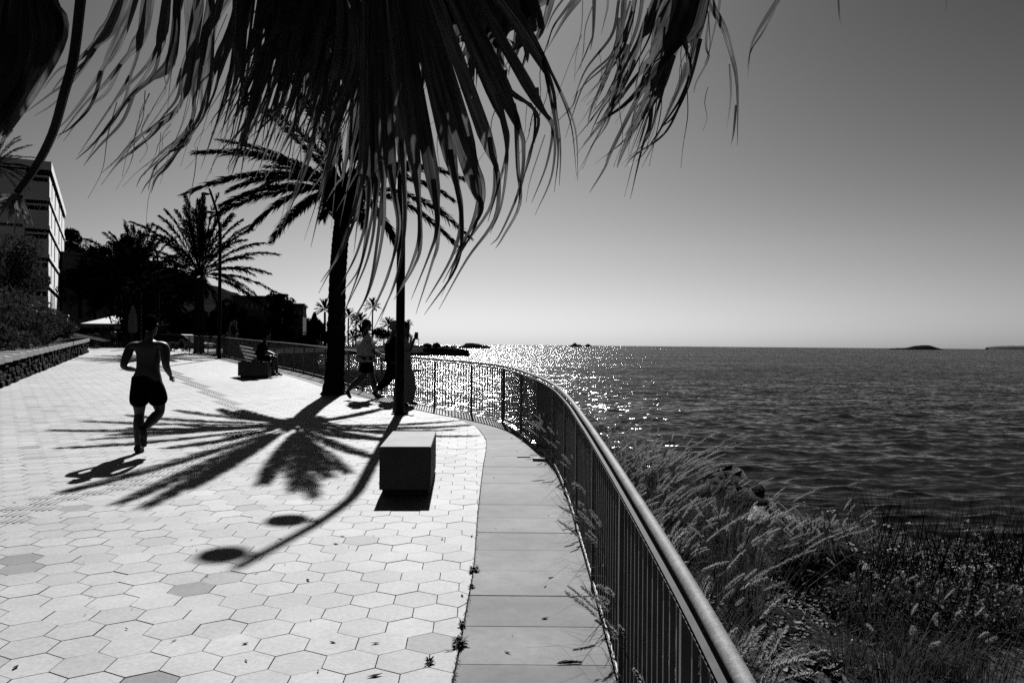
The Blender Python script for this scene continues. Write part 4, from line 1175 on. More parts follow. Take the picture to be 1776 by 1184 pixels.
wlab = ['shrub at the frame edge behind the near end of the stone wall', 'dense dark shrub behind the stone wall, second from the frame edge', 'rounded shrub behind the middle of the stone wall', 'leafy shrub behind the stone wall below the white awning', 'low shrub at the far end of the stone wall']
spots = [(-30, 560, 23, 1.5), (15, 560, 25, 1.5), (52, 562, 28, 1.35), (85, 568, 32, 1.2), (118, 574, 36, 1.0), (30, 550, 34, 1.3), (80, 560, 40, 1.0), (-5, 535, 36, 1.5)]
wlab += ['taller shrub on the slope above the stone wall', 'dark shrub just under the white awning', 'shrub high on the slope at the frame edge']
for i, (px, py, D, r_) in enumerate(spots):
    c = P(px, py, D); shrub('shrub', (c.x-.8, c.y, c.z), (r_*1.25, r_, r_*.85), 3600, .17, 40+i, wlab[i], group='shrubs on the slope behind the stone wall', clumps=16)
for (px, py, D, r_, lab) in [(14, 466, 44, 2.0, 'dark tree in front of the balcony building at the frame edge'), (50, 470, 50, 1.5, 'smaller dark tree against the shaded face of the balcony building')]:
    c = P(px, py, D); shrub('broadleaf_tree', (c.x, c.y, c.z), (r_*1.1, r_, r_), 5200, .24, 60+px, lab, cat='tree', trunk=3.5, clumps=18)
# stair handrail on the slope
sr = empty('stair_handrail', P(0, 505, 30), 'thin metal handrail climbing the slope at the frame edge', 'handrail')
b = MB(); b.tube([P(-30, 488, 30), P(0, 503, 30), P(43, 527, 31)], .03, 6); b.build('rail', M['dark_metal'], sr)
for (px, py) in ((43, 527), (20, 514), (-8, 500)):
    b = MB(); q = P(px, py, 30.5); b.tube([q, q-Vector((0, 0, 1.0))], .025, 6); b.build('post', M['dark_metal'], sr)

# ================================================================== BALCONY BUILDING
def hotel():
    D1 = 84; C1 = P(87, 281, D1); top = C1.z
    u = Vector((-.456, .89, 0)); v = Vector((-.89, -.456, 0))       # along the sunlit front, along the shaded side
    L1_, L2_ = 36, 26; FH = 3.0; n = 6
    z0 = top-.9-n*FH
    t = empty('balcony_building', (C1.x, C1.y, z0), 'pale six-storey building with stacked balconies beyond the planted slope', 'building')
    rz = math.atan2(u.y, u.x)
    def bx(name, s0, s1, t0, t1, za, zb, m, par=t):
        b = MB(); c = C1+u*((s0+s1)/2)+v*((t0+t1)/2)
        b.box((c.x, c.y, (za+zb)/2), (abs(s1-s0), abs(t1-t0), abs(zb-za)), rz=rz); return b.build(name, m, par)
    bx('wall', 1.3, L1_, 2.2, L2_, z0-6, top-.3, M['plaster'])
    bx('roof', -.15, L1_+.2, -.15, L2_, top-.9, top, M['plaster'])
    for k in range(n):
        zf = z0+k*FH
        bx('balcony_slab', -.05, L1_, -.06, 2.4, zf-.22, zf+.16, M['plaster'])
        bx('parapet', 0, .16, 0.02, 2.2, zf+.17, zf+1.75, M['plaster'])
        bx('side_wall', .02, 1.25, 2.25, L2_-.1, zf+.17, zf+FH-.17, M['plaster'])
        bx('beam', .3, .6, .2, 2.2, zf+2.25, zf+2.45, M['plaster'])
        for s0, s1 in [(.2, 4.4), (5.6, 10.6), (12.4, 20), (22, 27.6), (29.2, 35.8)]:
            bx('screen_panel', s0, s1, .05, .16, zf+.17, zf+FH-.6, M['plaster'])
        for s0 in (2, 11, 20, 29):
            bx('window', s0, s0+4.6, 2.08, 2.19, zf+.2, zf+2.4, M['glass'])
    bx('plinth_wall', -.5, L1_, -.6, -.3, z0-1.6, z0-.2, M['plaster'])
    return t
hotel()
# white awning strips at its foot, and lit white kiosk box
aw = empty('long_awning', P(60, 537, 62), 'long bright awning at the foot of the balcony building', 'awning')
b = MB(); a_, b_, c_, d_ = P(48, 530, 60), P(96, 546, 62), P(104, 549, 64), P(52, 528, 63)
for k in range(4):
    p, q = a_.lerp(b_, k/4+.01), a_.lerp(b_, (k+1)/4-.01); r_, s_ = d_.lerp(c_, (k+1)/4-.01), d_.lerp(c_, k/4+.01)
    b.add([p, q, r_, s_]+[x+Vector((0, 0, .06)) for x in (p, q, r_, s_)], [(3,2,1,0),(4,5,6,7),(0,1,5,4),(1,2,6,5),(2,3,7,6),(3,0,4,7)])
b.build('canvas', M['canvas'], aw)
b = MB()
for px in (50, 74, 98): q = P(px, 545, 61); b.tube([q, q-Vector((0, 0, 2.4))], .05, 6)
b.build('post', M['dark_metal'], aw)
wk_ = empty('white_hut', P(105, 562, 62), 'small bright white hut beyond the far end of the stone wall', 'hut')
q = P(105, 554, 62); b = MB(); b.box((q.x, q.y, q.z), (1.0, 1.0, .55), rz=.45); b.build('wall', M['canvas'], wk_)
b = MB(); b.box((q.x, q.y, q.z+.32), (1.2, 1.2, .08), rz=.45, taper=.9); b.build('roof', M['canvas'], wk_)
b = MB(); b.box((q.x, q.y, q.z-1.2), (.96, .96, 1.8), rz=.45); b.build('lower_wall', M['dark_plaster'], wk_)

# second building beyond
def block_building(name, label, px0, px1, ytop, D, depth, floors, m, base_z=0.0, fh=3.0, ang=0.35, nwin=5, rail_=True):
    a_ = P(px0, ytop, D); b_ = P(px1, ytop, D*1.0); w_ = (b_-a_).length; c = (a_+b_)/2; zt = c.z
    t = empty(name, (c.x, c.y, base_z), label, 'building')
    bb = MB(); bb.box((c.x, c.y+depth/2, (zt+base_z)/2), (w_, depth, zt-base_z), rz=ang); bb.build('wall', m, t)
    ca, sa = math.cos(ang), math.sin(ang)
    def loc(X, Y): return (c.x+X*ca-(Y-depth/2)*sa*1, c.y+depth/2+X*sa+(Y-depth/2)*ca)
    bb = MB(); p = loc(0, depth/2); bb.box((p[0], p[1], zt+.15), (w_+.5, depth+.5, .3), rz=ang); bb.build('roof', m, t)
    for f_ in range(floors):
        z = zt-1.6-f_*fh
        for k in range(nwin):
            X = -w_/2+w_*(k+.5)/nwin; p = loc(X, -.03)
            bb = MB(); bb.box((p[0], p[1], z), (w_/nwin*.45, .12, 1.3), rz=ang); bb.build('window', M['glass'], t)
        p = loc(0, -.6); bb = MB(); bb.box((p[0], p[1], z-1.15), (w_*.96, 1.2, .16), rz=ang); bb.build('balcony', m, t)
        if rail_:
            bb = MB(); p = loc(0, -1.18)
            n_ = int(w_/.35)
            for k in range(n_):
                X = -w_*.48+w_*.96*k/(n_-1); q_ = loc(X, -1.18); bb.box((q_[0], q_[1], z-.6), (.05, .05, .9), rz=ang)
            bb.box((p[0], p[1], z-.12), (w_*.96, .07, .07), rz=ang); bb.build('balcony_rail', m, t)
    return t
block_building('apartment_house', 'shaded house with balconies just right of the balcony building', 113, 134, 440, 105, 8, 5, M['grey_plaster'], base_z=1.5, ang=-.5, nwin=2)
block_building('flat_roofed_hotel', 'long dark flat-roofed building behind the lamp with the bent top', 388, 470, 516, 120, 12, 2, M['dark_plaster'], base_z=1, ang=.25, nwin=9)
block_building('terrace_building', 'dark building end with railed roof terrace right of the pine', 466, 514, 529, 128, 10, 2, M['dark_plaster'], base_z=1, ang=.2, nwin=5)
tb = bpy.data.objects.get('terrace_building')
b = MB()
for k in range(22):
    q = P(478+k*1.68, 527, 127); b.box((q.x, q.y, q.z+.1), (.06, .06, 1.0))
q1, q2 = P(478, 522.5, 127), P(514, 523.5, 127); b.tube([q1, q2], .05, 4); b.build('roof_railing', M['dark_metal'], tb)
for (px0, px1, yt, D, lab) in [(148, 172, 432, 190, 'small pale hillside house left among the trees'), (196, 240, 432, 185, 'dark-roofed hillside house behind the low palm'), (215, 238, 452, 170, 'pale terrace house on the hillside under the dark-roofed one')]:
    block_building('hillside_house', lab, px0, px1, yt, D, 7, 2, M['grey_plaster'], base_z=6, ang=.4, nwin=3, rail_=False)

# hillside
prof = [(-200,250,150),(60,400,190),(112,418,205),(130,424,205),(150,432,205),(172,440,205),(190,446,205),(215,440,210),(235,440,210),(262,452,215),(300,470,220),(345,486,225),(390,502,230),(430,518,240),(470,532,250),(520,548,260),(560,575,280)]
vs = []; fs = []; rng = random.Random(3)
pl = spline([Vector((a, b_, c)) for a, b_, c in prof], 60)
for p in pl:
    tp = P(p.x, p.y+rng.uniform(-2, 2), p.z)
    for k in range(9):
        s = k/8; D = p.z*(.45+.55*s); q = P(p.x, 590, D)
        vs.append((q.x+rng.uniform(-.5, .5), q.y, max(.9, .9+(tp.z-.9)*(s**1.2))+rng.uniform(-.35, .35)))
    vs.append((tp.x*1.3, tp.y*1.3, .5))
for i in range(59):
    for k in range(9):
        a = i*10+k; fs.append((a, a+10, a+11, a+1))
struct(npmesh('hillside_terrain', vs, fs, M['hill'], smooth=False))
hl = [(122,414,150,2.4,'pointed dark tree at the roofline right of the balcony building'),(160,455,120,5,'broad dark tree below the hillside houses'),(208,462,110,4.6,'dark tree beside the dark-roofed hillside house'),(140,480,95,3.6,'dark tree behind the apartment house'),
      (300,500,90,4.0,'dark tree behind the bushy feather palm'),(398,548,85,1.9,'round dark tree in front of the flat-roofed building'),(365,560,75,2.0,'dark tree between the bushy palm and the lamp'),(430,575,80,1.9,'dark tree below the flat-roofed building'),(250,540,75,3.4,'dark tree behind the wide drooping palm'),(165,505,100,3.0,'dark tree above the white kiosk roof'),(330,560,66,1.8,'low dark tree behind the parked car'),(215,420,160,2.0,'small tree on the ridge beside the dark-roofed house')]
for i, (px, py, D, r_, lab) in enumerate(hl):
    c = P(px, py, D); shrub('broadleaf_tree', (c.x, c.y, c.z), (r_, r_, r_*.8), 3800, .42, 100+i, lab, cat='tree', mt='far_foliage', trunk=2.0, clumps=16)
# pine
c = P(481, 530, 98); pt = empty('umbrella_pine', (c.x, c.y, 1.0), 'large dark pine standing before the terrace building', 'tree')
rng = random.Random(9); b = MB()
for (px, py, rx, rz_) in [(476,516,1.1,.75),(486,514,1.2,.7),(494,524,1.2,.9),(478,530,1.3,1.0),(498,545,1.4,1.2),(484,550,1.8,1.5),(476,570,1.8,1.5),(500,570,1.8,1.5),(490,590,2.0,1.4),(466,585,1.6,1.4)]:
    q = P(px, py, 98); leaf_cloud(b, q, (rx, 1.4, rz_), 1500, .28, rng, 8)
b.build('crown', M['far_foliage'], pt); b = MB(); b.tube([Vector((c.x, c.y, .8)), Vector((c.x, c.y, c.z)), Vector((c.x, c.y, c.z+1.2))], [.3, .22, .1], 8); b.build('trunk', M['bark'], pt)

# row of slender trees right of the pine
sl = [(512,545,6,40),(520,537,4,40),(529,534,5,44),(537,548,6,38),(546,540,5,42),(555,552,7,34),(573,546,6,36),(507,565,9,24),(540,572,11,18),(566,574,10,18)]
for i, (px, py, w, h) in enumerate(sl):
    D = 150; k = D/F; c = P(px, py+h*.55, D)
    shrub('slender_tree', (c.x, c.y, c.z), (w*k, w*k, h*k*.55), 2200, .6, 200+i, ['tall slender tree touching the right side of the pine','slender tree second right of the pine','narrow tree third right of the pine with a pointed top','slightly shorter tree in the middle of the row right of the pine','taller slender tree right of the middle of the row','bushy tree left of the leaning palm trunk in the row','tree partly hidden by the leaning palm trunk','low rounded tree at the foot of the pine','low wide tree under the middle of the row','low wide tree under the end of the row by the leaning palm'][i], cat='tree', group='slender trees between the pine and the leaning palm', mt='far_foliage', trunk=.5, clumps=14)

# headland with seafront palms
HD = 290
def far_z(py_off, D): return CAM.z + py_off*D/F
vs = []; fs = []
prof = [(330,612,594),(440,614,598),(560,614,600),(640,615,600),(720,615,599),(760,614.5,601),(785,615,603),(800,615,606),(812,616,613)]
rng = random.Random(4); pl = spline([Vector(p) for p in prof], 60)
for p in pl:
    Db = 4.02*F/max(12, (p.y-596.5))*.93; Db = min(Db, 330)
    a_ = P(p.x, 600, Db); tp = P(p.x, p.z, Db*1.05)
    z0 = SEA_Z-.5
    vs += [(a_.x, a_.y, z0), (a_.x, a_.y+1.5+rng.uniform(-.5, .5), SEA_Z+1.0+rng.uniform(-.3, .3)), (tp.x, tp.y, tp.z+rng.uniform(-.25, .25)), (tp.x, tp.y+8, tp.z+rng.uniform(-.3, .3)), (tp.x*1.15, tp.y*1.15+20, SEA_Z-.5)]
for i in range(59):
    for k in range(4):
        a = i*5+k; fs.append((a, a+5, a+6, a+1))
struct(npmesh('headland_terrain', vs, fs, M['islet'], smooth=False))
# boulders along the point
b = MB(); rng = random.Random(8)
def boulder(mb, c, r, rng, n=9):
    vs = []; fs = []; m_ = 14
    for i in range(n):
        th = math.pi*i/(n-1)
        for k in range(m_):
            a = 2*math.pi*k/m_; rr = r*rng.uniform(.9, 1.08)*(1+.16*math.sin(3*a+c[0]*9+th*2)+.12*math.sin(2*th+a*5+c[1]))
            vs.append((c[0]+math.sin(th)*math.cos(a)*rr, c[1]+math.sin(th)*math.sin(a)*rr, c[2]+math.cos(th)*rr*.7))
    for i in range(n-1):
        for k in range(m_): j = (k+1) % m_; fs.append((i*m_+k, i*m_+j, (i+1)*m_+j, (i+1)*m_+k))
    mb.add(vs, fs)
for k in range(90):
    px = rng.uniform(735, 810); q = P(px, 611-(810-px)*.06+rng.uniform(-2, 2), 255); boulder(b, (q.x, q.y, q.z), rng.uniform(.4, .95), rng)
o = b.build('rubble_breakwater', M['islet']); tag(o, 'dark heap of boulders ending the point in the bright water', 'boulders', kind='stuff')
# distant seafront palms
fp = [(563,527,598,'distant palm left of the leaning trunk',150,2.3),(604,541,598,'distant palm just right of the leaning trunk',230,2.6),(617,549,598,'short distant palm beside the fan-shaped one',240,2.0),(625,549,597,'distant palm with arching fronds left of the pale-shirted walker',240,3.0),(646,524,592,'tallest distant palm rising above the pale-shirted walker',230,2.7),(708,558,598,'thin distant palm just right of the lamp pole',260,1.7),(673,556,596,'distant palm above the capped walker',230,2.6),(612,578,600,'lowest distant palm beside the pale-shirted walker',220,2.6),(628,570,600,'low bushy distant palm behind the pale-shirted walker',215,3.4)]
for i, (px, yt, yb, lab, D, rr) in enumerate(fp):
    bs = P(px, yb, D); tp = P(px, yt, D); h = (tp.z-bs.z)
    date_palm((bs.x, bs.y, bs.z), max(1, h-rr*.55), rr, 26, lab, 300+i, droop=.9, tr_r=.24, nleaf=34, wid=.24, llen=.7, up=.8, name='distant_palm', group='palms on the headland', mt=M['far_foliage'])
for i, (px, py, w, h, lab) in enumerate([(666,579,22,12,'spreading dark tree between the pale shirt and the white cap'),(695,580,17,12,'dark tree crown behind the lamp pole'),(700,588,10,8,'low dark tree right of the lamp pole'),(742,599,7,3,'small round bush on the headland'),(757,599,6,4,'pale feathery bush near the end of the headland'),(590,590,10,9,'dark bush right of the leaning trunk'),(530,590,22,12,'broad dark bush beyond the railing'),(465,592,26,12,'broad dark bush behind the seated person'),(420,590,24,14,'dark bush behind the lamp with the bent top')]):
    D = 215 if px > 580 else 110; k = D/F; c = P(px, py, D)
    shrub('broadleaf_tree', (c.x, c.y, c.z), (w*k, w*k*.8, h*k), 2600, .55 if px > 580 else .35, 400+i, lab, cat='tree', mt='far_foliage', trunk=max(.3, (598-py-h)*k) if px > 640 and px < 705 else .3, clumps=26)
# post with box head on the point, thin mast
t = empty('beacon_post', P(775, 607, 262), 'squat dark post standing on the boulders of the point', 'post')
b = MB(); q = P(775, 604, 262); b.box((q.x, q.y, q.z), (.35, .35, 1.4)); b.build('shaft', M['dark_metal'], t)
b = MB(); b.box((q.x, q.y, q.z+.9), (.6, .6, .45)); b.build('lantern', M['dark_metal'], t)
t = empty('thin_mast', P(726, 597, 262), 'thin mast with short cross arm on the headland', 'mast')
b = MB(); q = P(726, 597, 262); b.tube([q, q+Vector((0, 0, 1.9))], .09, 5); b.build('pole', M['dark_metal'], t)
b = MB(); b.box((q.x, q.y, q.z+1.5), (.5, .1, .1)); b.build('arm', M['dark_metal'], t)

# islands
def island(prof, D, label, m='islet'):
    vs = []; fs = []; n = len(prof); rng = random.Random(int(prof[0][0]))
    pl = spline([Vector((a, b_, 0)) for a, b_ in prof], 26)
    for p in pl:
        base = P(p.x, 601, D); tp = P(p.x, p.y, D)
        dz = max(.02*D/F, tp.z-SEA_Z+rng.uniform(-.3, .3)*D/F)
        wd = dz*1.2+4*D/F
        for (o_, k) in ((-wd, -.1), (-wd*.5, .55), (0, 1), (wd*.6, .7), (wd, -.1)):
            vs.append((base.x, base.y+o_, SEA_Z+dz*k))
    for i in range(len(pl)-1):
        for k in range(4): a = i*5+k; fs.append((a, a+5, a+6, a+1))
    o = npmesh('island', vs, fs, M[m]); return tag(o, label, 'island')
D = 2600
def isl(pts, dy, D, lab, m='islet'): return island([(x, y) for x, y in pts], D, lab, m)
isl([(752,601.5),(775,599.4),(785,599),(795,600),(802,600.6)], 0, 1200, 'thin flat islet left of the dark hump-backed one')
isl([(797,600.6),(804,598.5),(808,595.2),(816,594.8),(826,595.6),(838,598),(851,601)], 0, 900, 'dark hump-backed islet right of the breakwater point')
isl([(986,599.6),(992,597.5),(997,594),(1001,597),(1006,597.5),(1011,599.8)], 0, 2600, 'jagged little islet on the horizon above the railing bend')
isl([(1014,599.8),(1018,596.5),(1022,596.8),(1026,600)], 0, 2600, 'tiny rock just right of the jagged islet')
isl([(1544,604.2),(1554,603.4),(1570,602.8),(1585,600),(1600,598.4),(1612,599),(1625,602.4),(1636,605.4)], 0, 2600, 'long low dark island on the horizon at the right')
isl([(1712,603.8),(1714,601.5),(1735,600.2),(1776,599.2),(1830,598)], 0, 9000, 'far headland painted pale as if by haze at the right end of the horizon', 'hazed_land')

# ================================================================== KIOSK, PARASOL, CAR
q0 = P(140, 560.5, 82); q1 = P(216, 561.5, 82); c = (q0+q1)/2; w_ = (q1-q0).length
ks = empty('kiosk', (c.x, c.y, 1.1), 'open kiosk with bright pointed canvas roof at the end of the promenade', 'kiosk')
b = MB(); ap = P(190, 546.5, 84); hw = w_/2
e = [(c.x-hw, c.y-.0, c.z), (c.x+hw, c.y-.0, c.z), (c.x+hw, c.y+w_, c.z), (c.x-hw, c.y+w_, c.z), (ap.x, ap.y+1.2, ap.z)]
b.add(e+[(x, y, z-.06) for x, y, z in e[:4]], [(0,1,4),(1,2,4),(2,3,4),(3,0,4),(0,5,6,1),(1,6,7,2),(2,7,8,3),(3,8,5,0)]); b.build('roof', M['canvas'], ks)
b = MB(); b.box((c.x, c.y+.05, c.z-.16), (w_*.98, .05, .24)); b.build('valance', M['grey_canvas'], ks)
for dx in (-hw*.94, 0, hw*.94):
    b = MB(); b.box((c.x+dx, c.y+.15, (c.z+1.1)/2-.1), (.09, .09, c.z-1.1)); b.build('post', M['dark_metal'], ks)
b = MB()
for k in range(16): b.box((c.x-hw*.5+k*.2, c.y+.6, 1.75), (.07, .04, 1.1))
b.build('picket_screen', M['grey_plaster'], ks)
b = MB(); b.box((c.x, c.y+w_*.8, 2.0), (w_*.95, .2, 1.9)); b.build('back_counter', M['dark_plaster'], ks)
q = P(230, 600, 48); pr = empty('closed_parasol', (q.x, q.y, gz(q.y)), 'tall closed pale parasol beside the shirtless runner', 'parasol')
top = P(230, 531, 48).z; botz = P(230, 578, 48).z
vs = []; fs = []; n_ = 20
pf = [(top, .05), (top-.2, .14), (top-.6, .22), (botz+.3, .27), (botz+.1, .25), (botz, .12)]
for (z, r_) in pf:
    for i in range(n_): a = 2*math.pi*i/n_; k = 1+.13*math.cos(a*8); vs.append((q.x+math.cos(a)*r_*k, q.y+math.sin(a)*r_*k, z))
for k in range(len(pf)-1):
    for i in range(n_): j = (i+1) % n_; fs.append((k*n_+i, k*n_+j, (k+1)*n_+j, (k+1)*n_+i))
npmesh('canopy', vs, fs, M['grey_canvas'], pr)
b = MB(); b.tube([Vector((q.x, q.y, gz(q.y))), Vector((q.x, q.y, top+.1))], .03, 8); b.build('pole', M['dark_metal'], pr)
b = MB(); b.box((q.x, q.y, gz(q.y)+.05), (.6, .6, .1)); b.build('base', M['joint'], pr)
def car(c, yaw, label):
    t = empty('parked_car', c, label, 'car'); t.rotation_euler = (0, 0, yaw)
    def ext(sec, half, m, name, par=t, inset=0.0):
        n_ = len(sec); vs = []; fs = []
        for sg in (-1, 1):
            for (x, z) in sec: vs.append((x, sg*half*(1-inset*max(0, z-.8)), z))
        fs.append(tuple(range(n_))); fs.append(tuple(reversed(range(n_, 2*n_))))
        for i in range(n_): j = (i+1) % n_; fs.append((i, i+n_, j+n_, j))
        o = npmesh(name, vs, fs, m); o.parent = par; return o
    ext([(-2.05,.3),(-2.1,.6),(-2.0,.82),(-1.15,.92),(1.9,.92),(2.1,.75),(2.1,.3),(1.75,.3),(1.6,.45),(1.25,.45),(1.1,.3),(-.95,.3),(-1.1,.45),(-1.5,.45),(-1.65,.3)], .86, M['car_paint'], 'body')
    ext([(-1.1,.93),(-.45,1.38),(1.25,1.40),(1.85,.93)], .80, M['glass'], 'cabin_glass', inset=.35)
    ext([(-.5,1.38),(-.3,1.43),(1.1,1.45),(1.3,1.40)], .70, M['car_paint'], 'roof', inset=.1)
    for x in (-1.3, 1.4):
        for y in (-.8, .8):
            b = MB(); b.tube([Vector((x, y-.1, .32)), Vector((x, y+.1, .32))], .32, 18); o = b.build('wheel', M['black_cloth']); o.parent = t
            b = MB(); b.tube([Vector((x, y-.11, .32)), Vector((x, y+.11, .32))], .18, 12); o2 = b.build('rim', M['steel']); o2.parent = o
    for y in (-.6, .6):
        b = MB(); b.box((-2.08, y, .68), (.06, .3, .14)); o = b.build('headlight', M['glass']); o.parent = t
    return t
q = P(316, 600, 54); car((q.x, q.y, .72), R(170), 'pale parked car half hidden behind the low dark hedge wall')
# low hedge wall at the far right side of the plaza
hw_ = empty('low_hedge', (P(315, 611, 44.6).x, 44.6, gz(44.6)), 'low dark clipped hedge between the runner and the bushy palm', 'hedge')
rng = random.Random(2); b = MB(); p0, p1 = P(283, 605, 45.2), P(332, 605, 45.2)
for k in range(6):
    p = p0.lerp(p1, (k+.5)/6); leaf_cloud(b, (p.x, p.y, gz(45)+.33), (.34, .35, .36), 700, .09, rng, 6)
b.build('clipped_leaves', M['foliage'], hw_)
# planter with shrub behind the bench
q = G(405, 617); pl_ = empty('planter', (q.x, q.y, gz(q.y)), 'square dark planter with a narrow shrub left of the occupied bench', 'planter')
b = MB(); b.box((q.x, q.y, gz(q.y)+.35), (.75, .75, .7), bev=.02); b.build('box', M['joint'], pl_)
b = MB(); rng = random.Random(6); leaf_cloud(b, (q.x-.05, q.y, gz(q.y)+1.2), (.28, .28, .65), 1400, .09, rng, 9); b.build('shrub_leaves', M['foliage'], pl_)
b = MB(); b.tube([Vector((q.x, q.y, gz(q.y)+.6)), Vector((q.x, q.y, gz(q.y)+1.6))], .03, 6); b.build('stem', M['bark'], pl_)
# pergola behind the plaza
q0, q1 = P(272, 563, 66), P(316, 565, 66)
pg = empty('pergola', ((q0.x+q1.x)/2, q0.y, 1.1), 'low grey flat canopy behind the shirtless runner', 'canopy')
b = MB(); b.box(((q0.x+q1.x)/2, q0.y+1, q0.z), ((q1-q0).length, 2, .12)); b.build('roof', M['grey_canvas'], pg)
b = MB(); b.box(((q0.x+q1.x)/2, q0.y+.03, q0.z-.3), ((q1-q0).length*.97, .05, .5)); b.build('side_screen', M['dark_plaster'], pg)
for x in (q0.x+.1, q1.x-.1):
    b = MB(); b.box((x, q0.y+.1, (q0.z+1.1)/2), (.1, .1, q0.z-1.1)); b.build('post', M['dark_metal'], pg)
# ground beyond the pavers
b = MB(); b.add([(-200, 49.9, .98), (-14, 49.9, .98), (-14, 130, .9), (-200, 130, .9)], [(0,1,2,3)]); struct(b.build('far_ground', M['earth']))

# ================================================================== BANK VEGETATION
def grass_clump(mb_bl, mb_pl, c, r, h, nb, npl, rng, wind=(1.0, .1), hairs=46, bw=.006):
    c = Vector(c); wx, wy = wind
    for k in range(nb):
        a = rng.uniform(0, 6.28); rr = r*rng.random()**.7*.4
        p = c+Vector((math.cos(a)*rr, math.sin(a)*rr, 0))
        out = Vector((math.cos(a), math.sin(a), 0))*rng.uniform(.1, .75)+Vector((wx, wy, 0))*rng.uniform(.1, .55)
        hh = h*rng.uniform(.6, 1.05)
        p1 = p+out*hh*.25+Vector((0, 0, hh*.5)); p2 = p+out*hh*.65+Vector((0, 0, hh*.82)); p3 = p+out*hh*1.1+Vector((0, 0, hh*rng.uniform(.55, .9)))
        s = Vector((-math.sin(a+rng.uniform(-1, 1)), math.cos(a), 0)).normalized()*bw
        mb_bl.add([p-s*.5, p+s*.5, p1+s*.5, p1-s*.5, p2+s*.35, p2-s*.35, p3], [(0,1,2,3), (3,2,4,5), (5,4,6)])
    for k in range(npl):
        a = rng.uniform(0, 6.28)
        out = Vector((math.cos(a), math.sin(a), 0))*rng.uniform(.05, .55)+Vector((wx, wy, 0))*rng.uniform(.25, .7)
        hh = h*rng.uniform(.85, 1.2)
        p = c+Vector((math.cos(a), math.sin(a), 0))*r*.2
        pts = [p+out*hh*s*s*.9+Vector((0, 0, hh*(1.25*s-.35*s*s))) for s in (0, .35, .7, .92, .99, 1.06, 1.13)]
        mb_bl.tube(pts[:4], [.0016, .0014, .0012, .001], 3, cap=False)
        pp = pts[3:]; n_ = hairs; rw = rng.uniform(.011, .017)
        for j in range(n_):
            s = j/n_*(len(pp)-1); i = min(int(s), len(pp)-2); q = pp[i].lerp(pp[i+1], s-i); T = (pp[i+1]-pp[i]).normalized()
            b_ = rng.uniform(0, 6.28); o_ = T.orthogonal().normalized(); o2 = T.cross(o_)
            prof_ = math.sin(math.pi*min(1, .15+.80*j/n_))**.5
            d = (T*.9+(o_*math.cos(b_)+o2*math.sin(b_))*1.0).normalized()*rw*prof_*1.5
            ww = T.cross(d).normalized()*(.0040 if hairs > 100 else .0028)
            mb_pl.add([q-ww, q+ww, q+d], [(0,1,2)])
rng = random.Random(21)
bl = MB(); plm = MB()
def bank_clumps(lst, bl, plm, **kw):
    for (x, y, h, nb, npl) in lst:
        grass_clump(bl, plm, (x, y, bank_z(x, y)-.03), .5, h, nb, npl, rng, **kw)
near_ = []
y = 2.6
while y < 13:
    near_.append((float(np.interp(y, FY, FX))+rng.uniform(.18, .42), y+rng.uniform(-.15, .15), rng.uniform(.5, .78), 110, 30)); y += rng.uniform(.42, .6)
bank_clumps(near_, bl, plm, wind=(.12, .0), hairs=130, bw=.005)
band = []; band2 = []
for k in range(520):
    y = rng.uniform(3.0, 19.5); w = shore_dx(y); u = rng.random()
    fx = float(np.interp(y, FY, FX))
    x = fx+.5+u*min(w*.6, 4.6)
    px, py = to_px((x, y, bank_z(x, y)+.4))
    if py < float(np.interp(px, [1040, 1080, 1150, 1250, 1300, 1380, 1450, 1560, 1776], [765, 775, 812, 850, 885, 925, 945, 950, 965])): continue
    bx0, by0 = to_px((x, y, bank_z(x, y)))
    if bx0 > 1400 and by0 < 1010: continue
    if bx0 > 1290 and 930 < by0 < 1075: continue
    if 1230 < bx0 < 1520 and by0 > 1030 and math.sin(x*2.9+1)+math.sin(y*2.3+x*.8) < .1: continue
    if bx0 > 1480 and by0 < 1075: continue
    if bx0 > 1400:
        if rng.random() < .75: band2.append((x, y, rng.uniform(.3, .5), 120, rng.randrange(0, 5)))
        continue
    if px < 1900: band.append((x, y, rng.uniform(.5, .82), 80, 0 if math.sin(x*2.3+y*.9)+math.sin(y*1.9-x*1.1) < -.5 else rng.randrange(8, 22)))
bank_clumps(band, bl, plm, wind=(.45, -.03), hairs=80, bw=.006)
bank_clumps(band2, bl, plm, wind=(.12, -.03), hairs=80, bw=.005)
o = bl.build('fountain_grass', M['grass']); tag(o, 'mass of windblown fountain grass covering the bank below the railing', 'grass', kind='stuff')
plo = plm.build('seed_plumes', M['plume'], o)
def B(px, py):
    d = ray(px, py); D = 3.0
    while D < 40:
        q = CAM+d*D
        if q.x > float(np.interp(q.y, FY, FX))+.03 and q.z < bank_z(q.x, q.y): return q
        D += .03
    return CAM+d*14
# one dark standing tussock near the water
q = B(1392, 1010); tz = bank_z(q.x, q.y); TS = (q.y/11.0); print('TUSSOCK', q)
bl = MB(); plm = MB(); tus = empty('grass_tussock', (q.x, q.y, tz), 'dark upright grass tussock with pale plumes near the water edge', 'grass tussock')
rng = random.Random(33)
for k in range(5): grass_clump(bl, plm, (q.x+rng.uniform(-.2, .2), q.y+rng.uniform(-.2, .2), tz-.05), .5, 1.0*TS, 330, 10, rng, wind=(.1, 0), hairs=60, bw=.009)
bl.build('blades', M['grass'], tus); plm.build('plumes', M['plume'], tus)
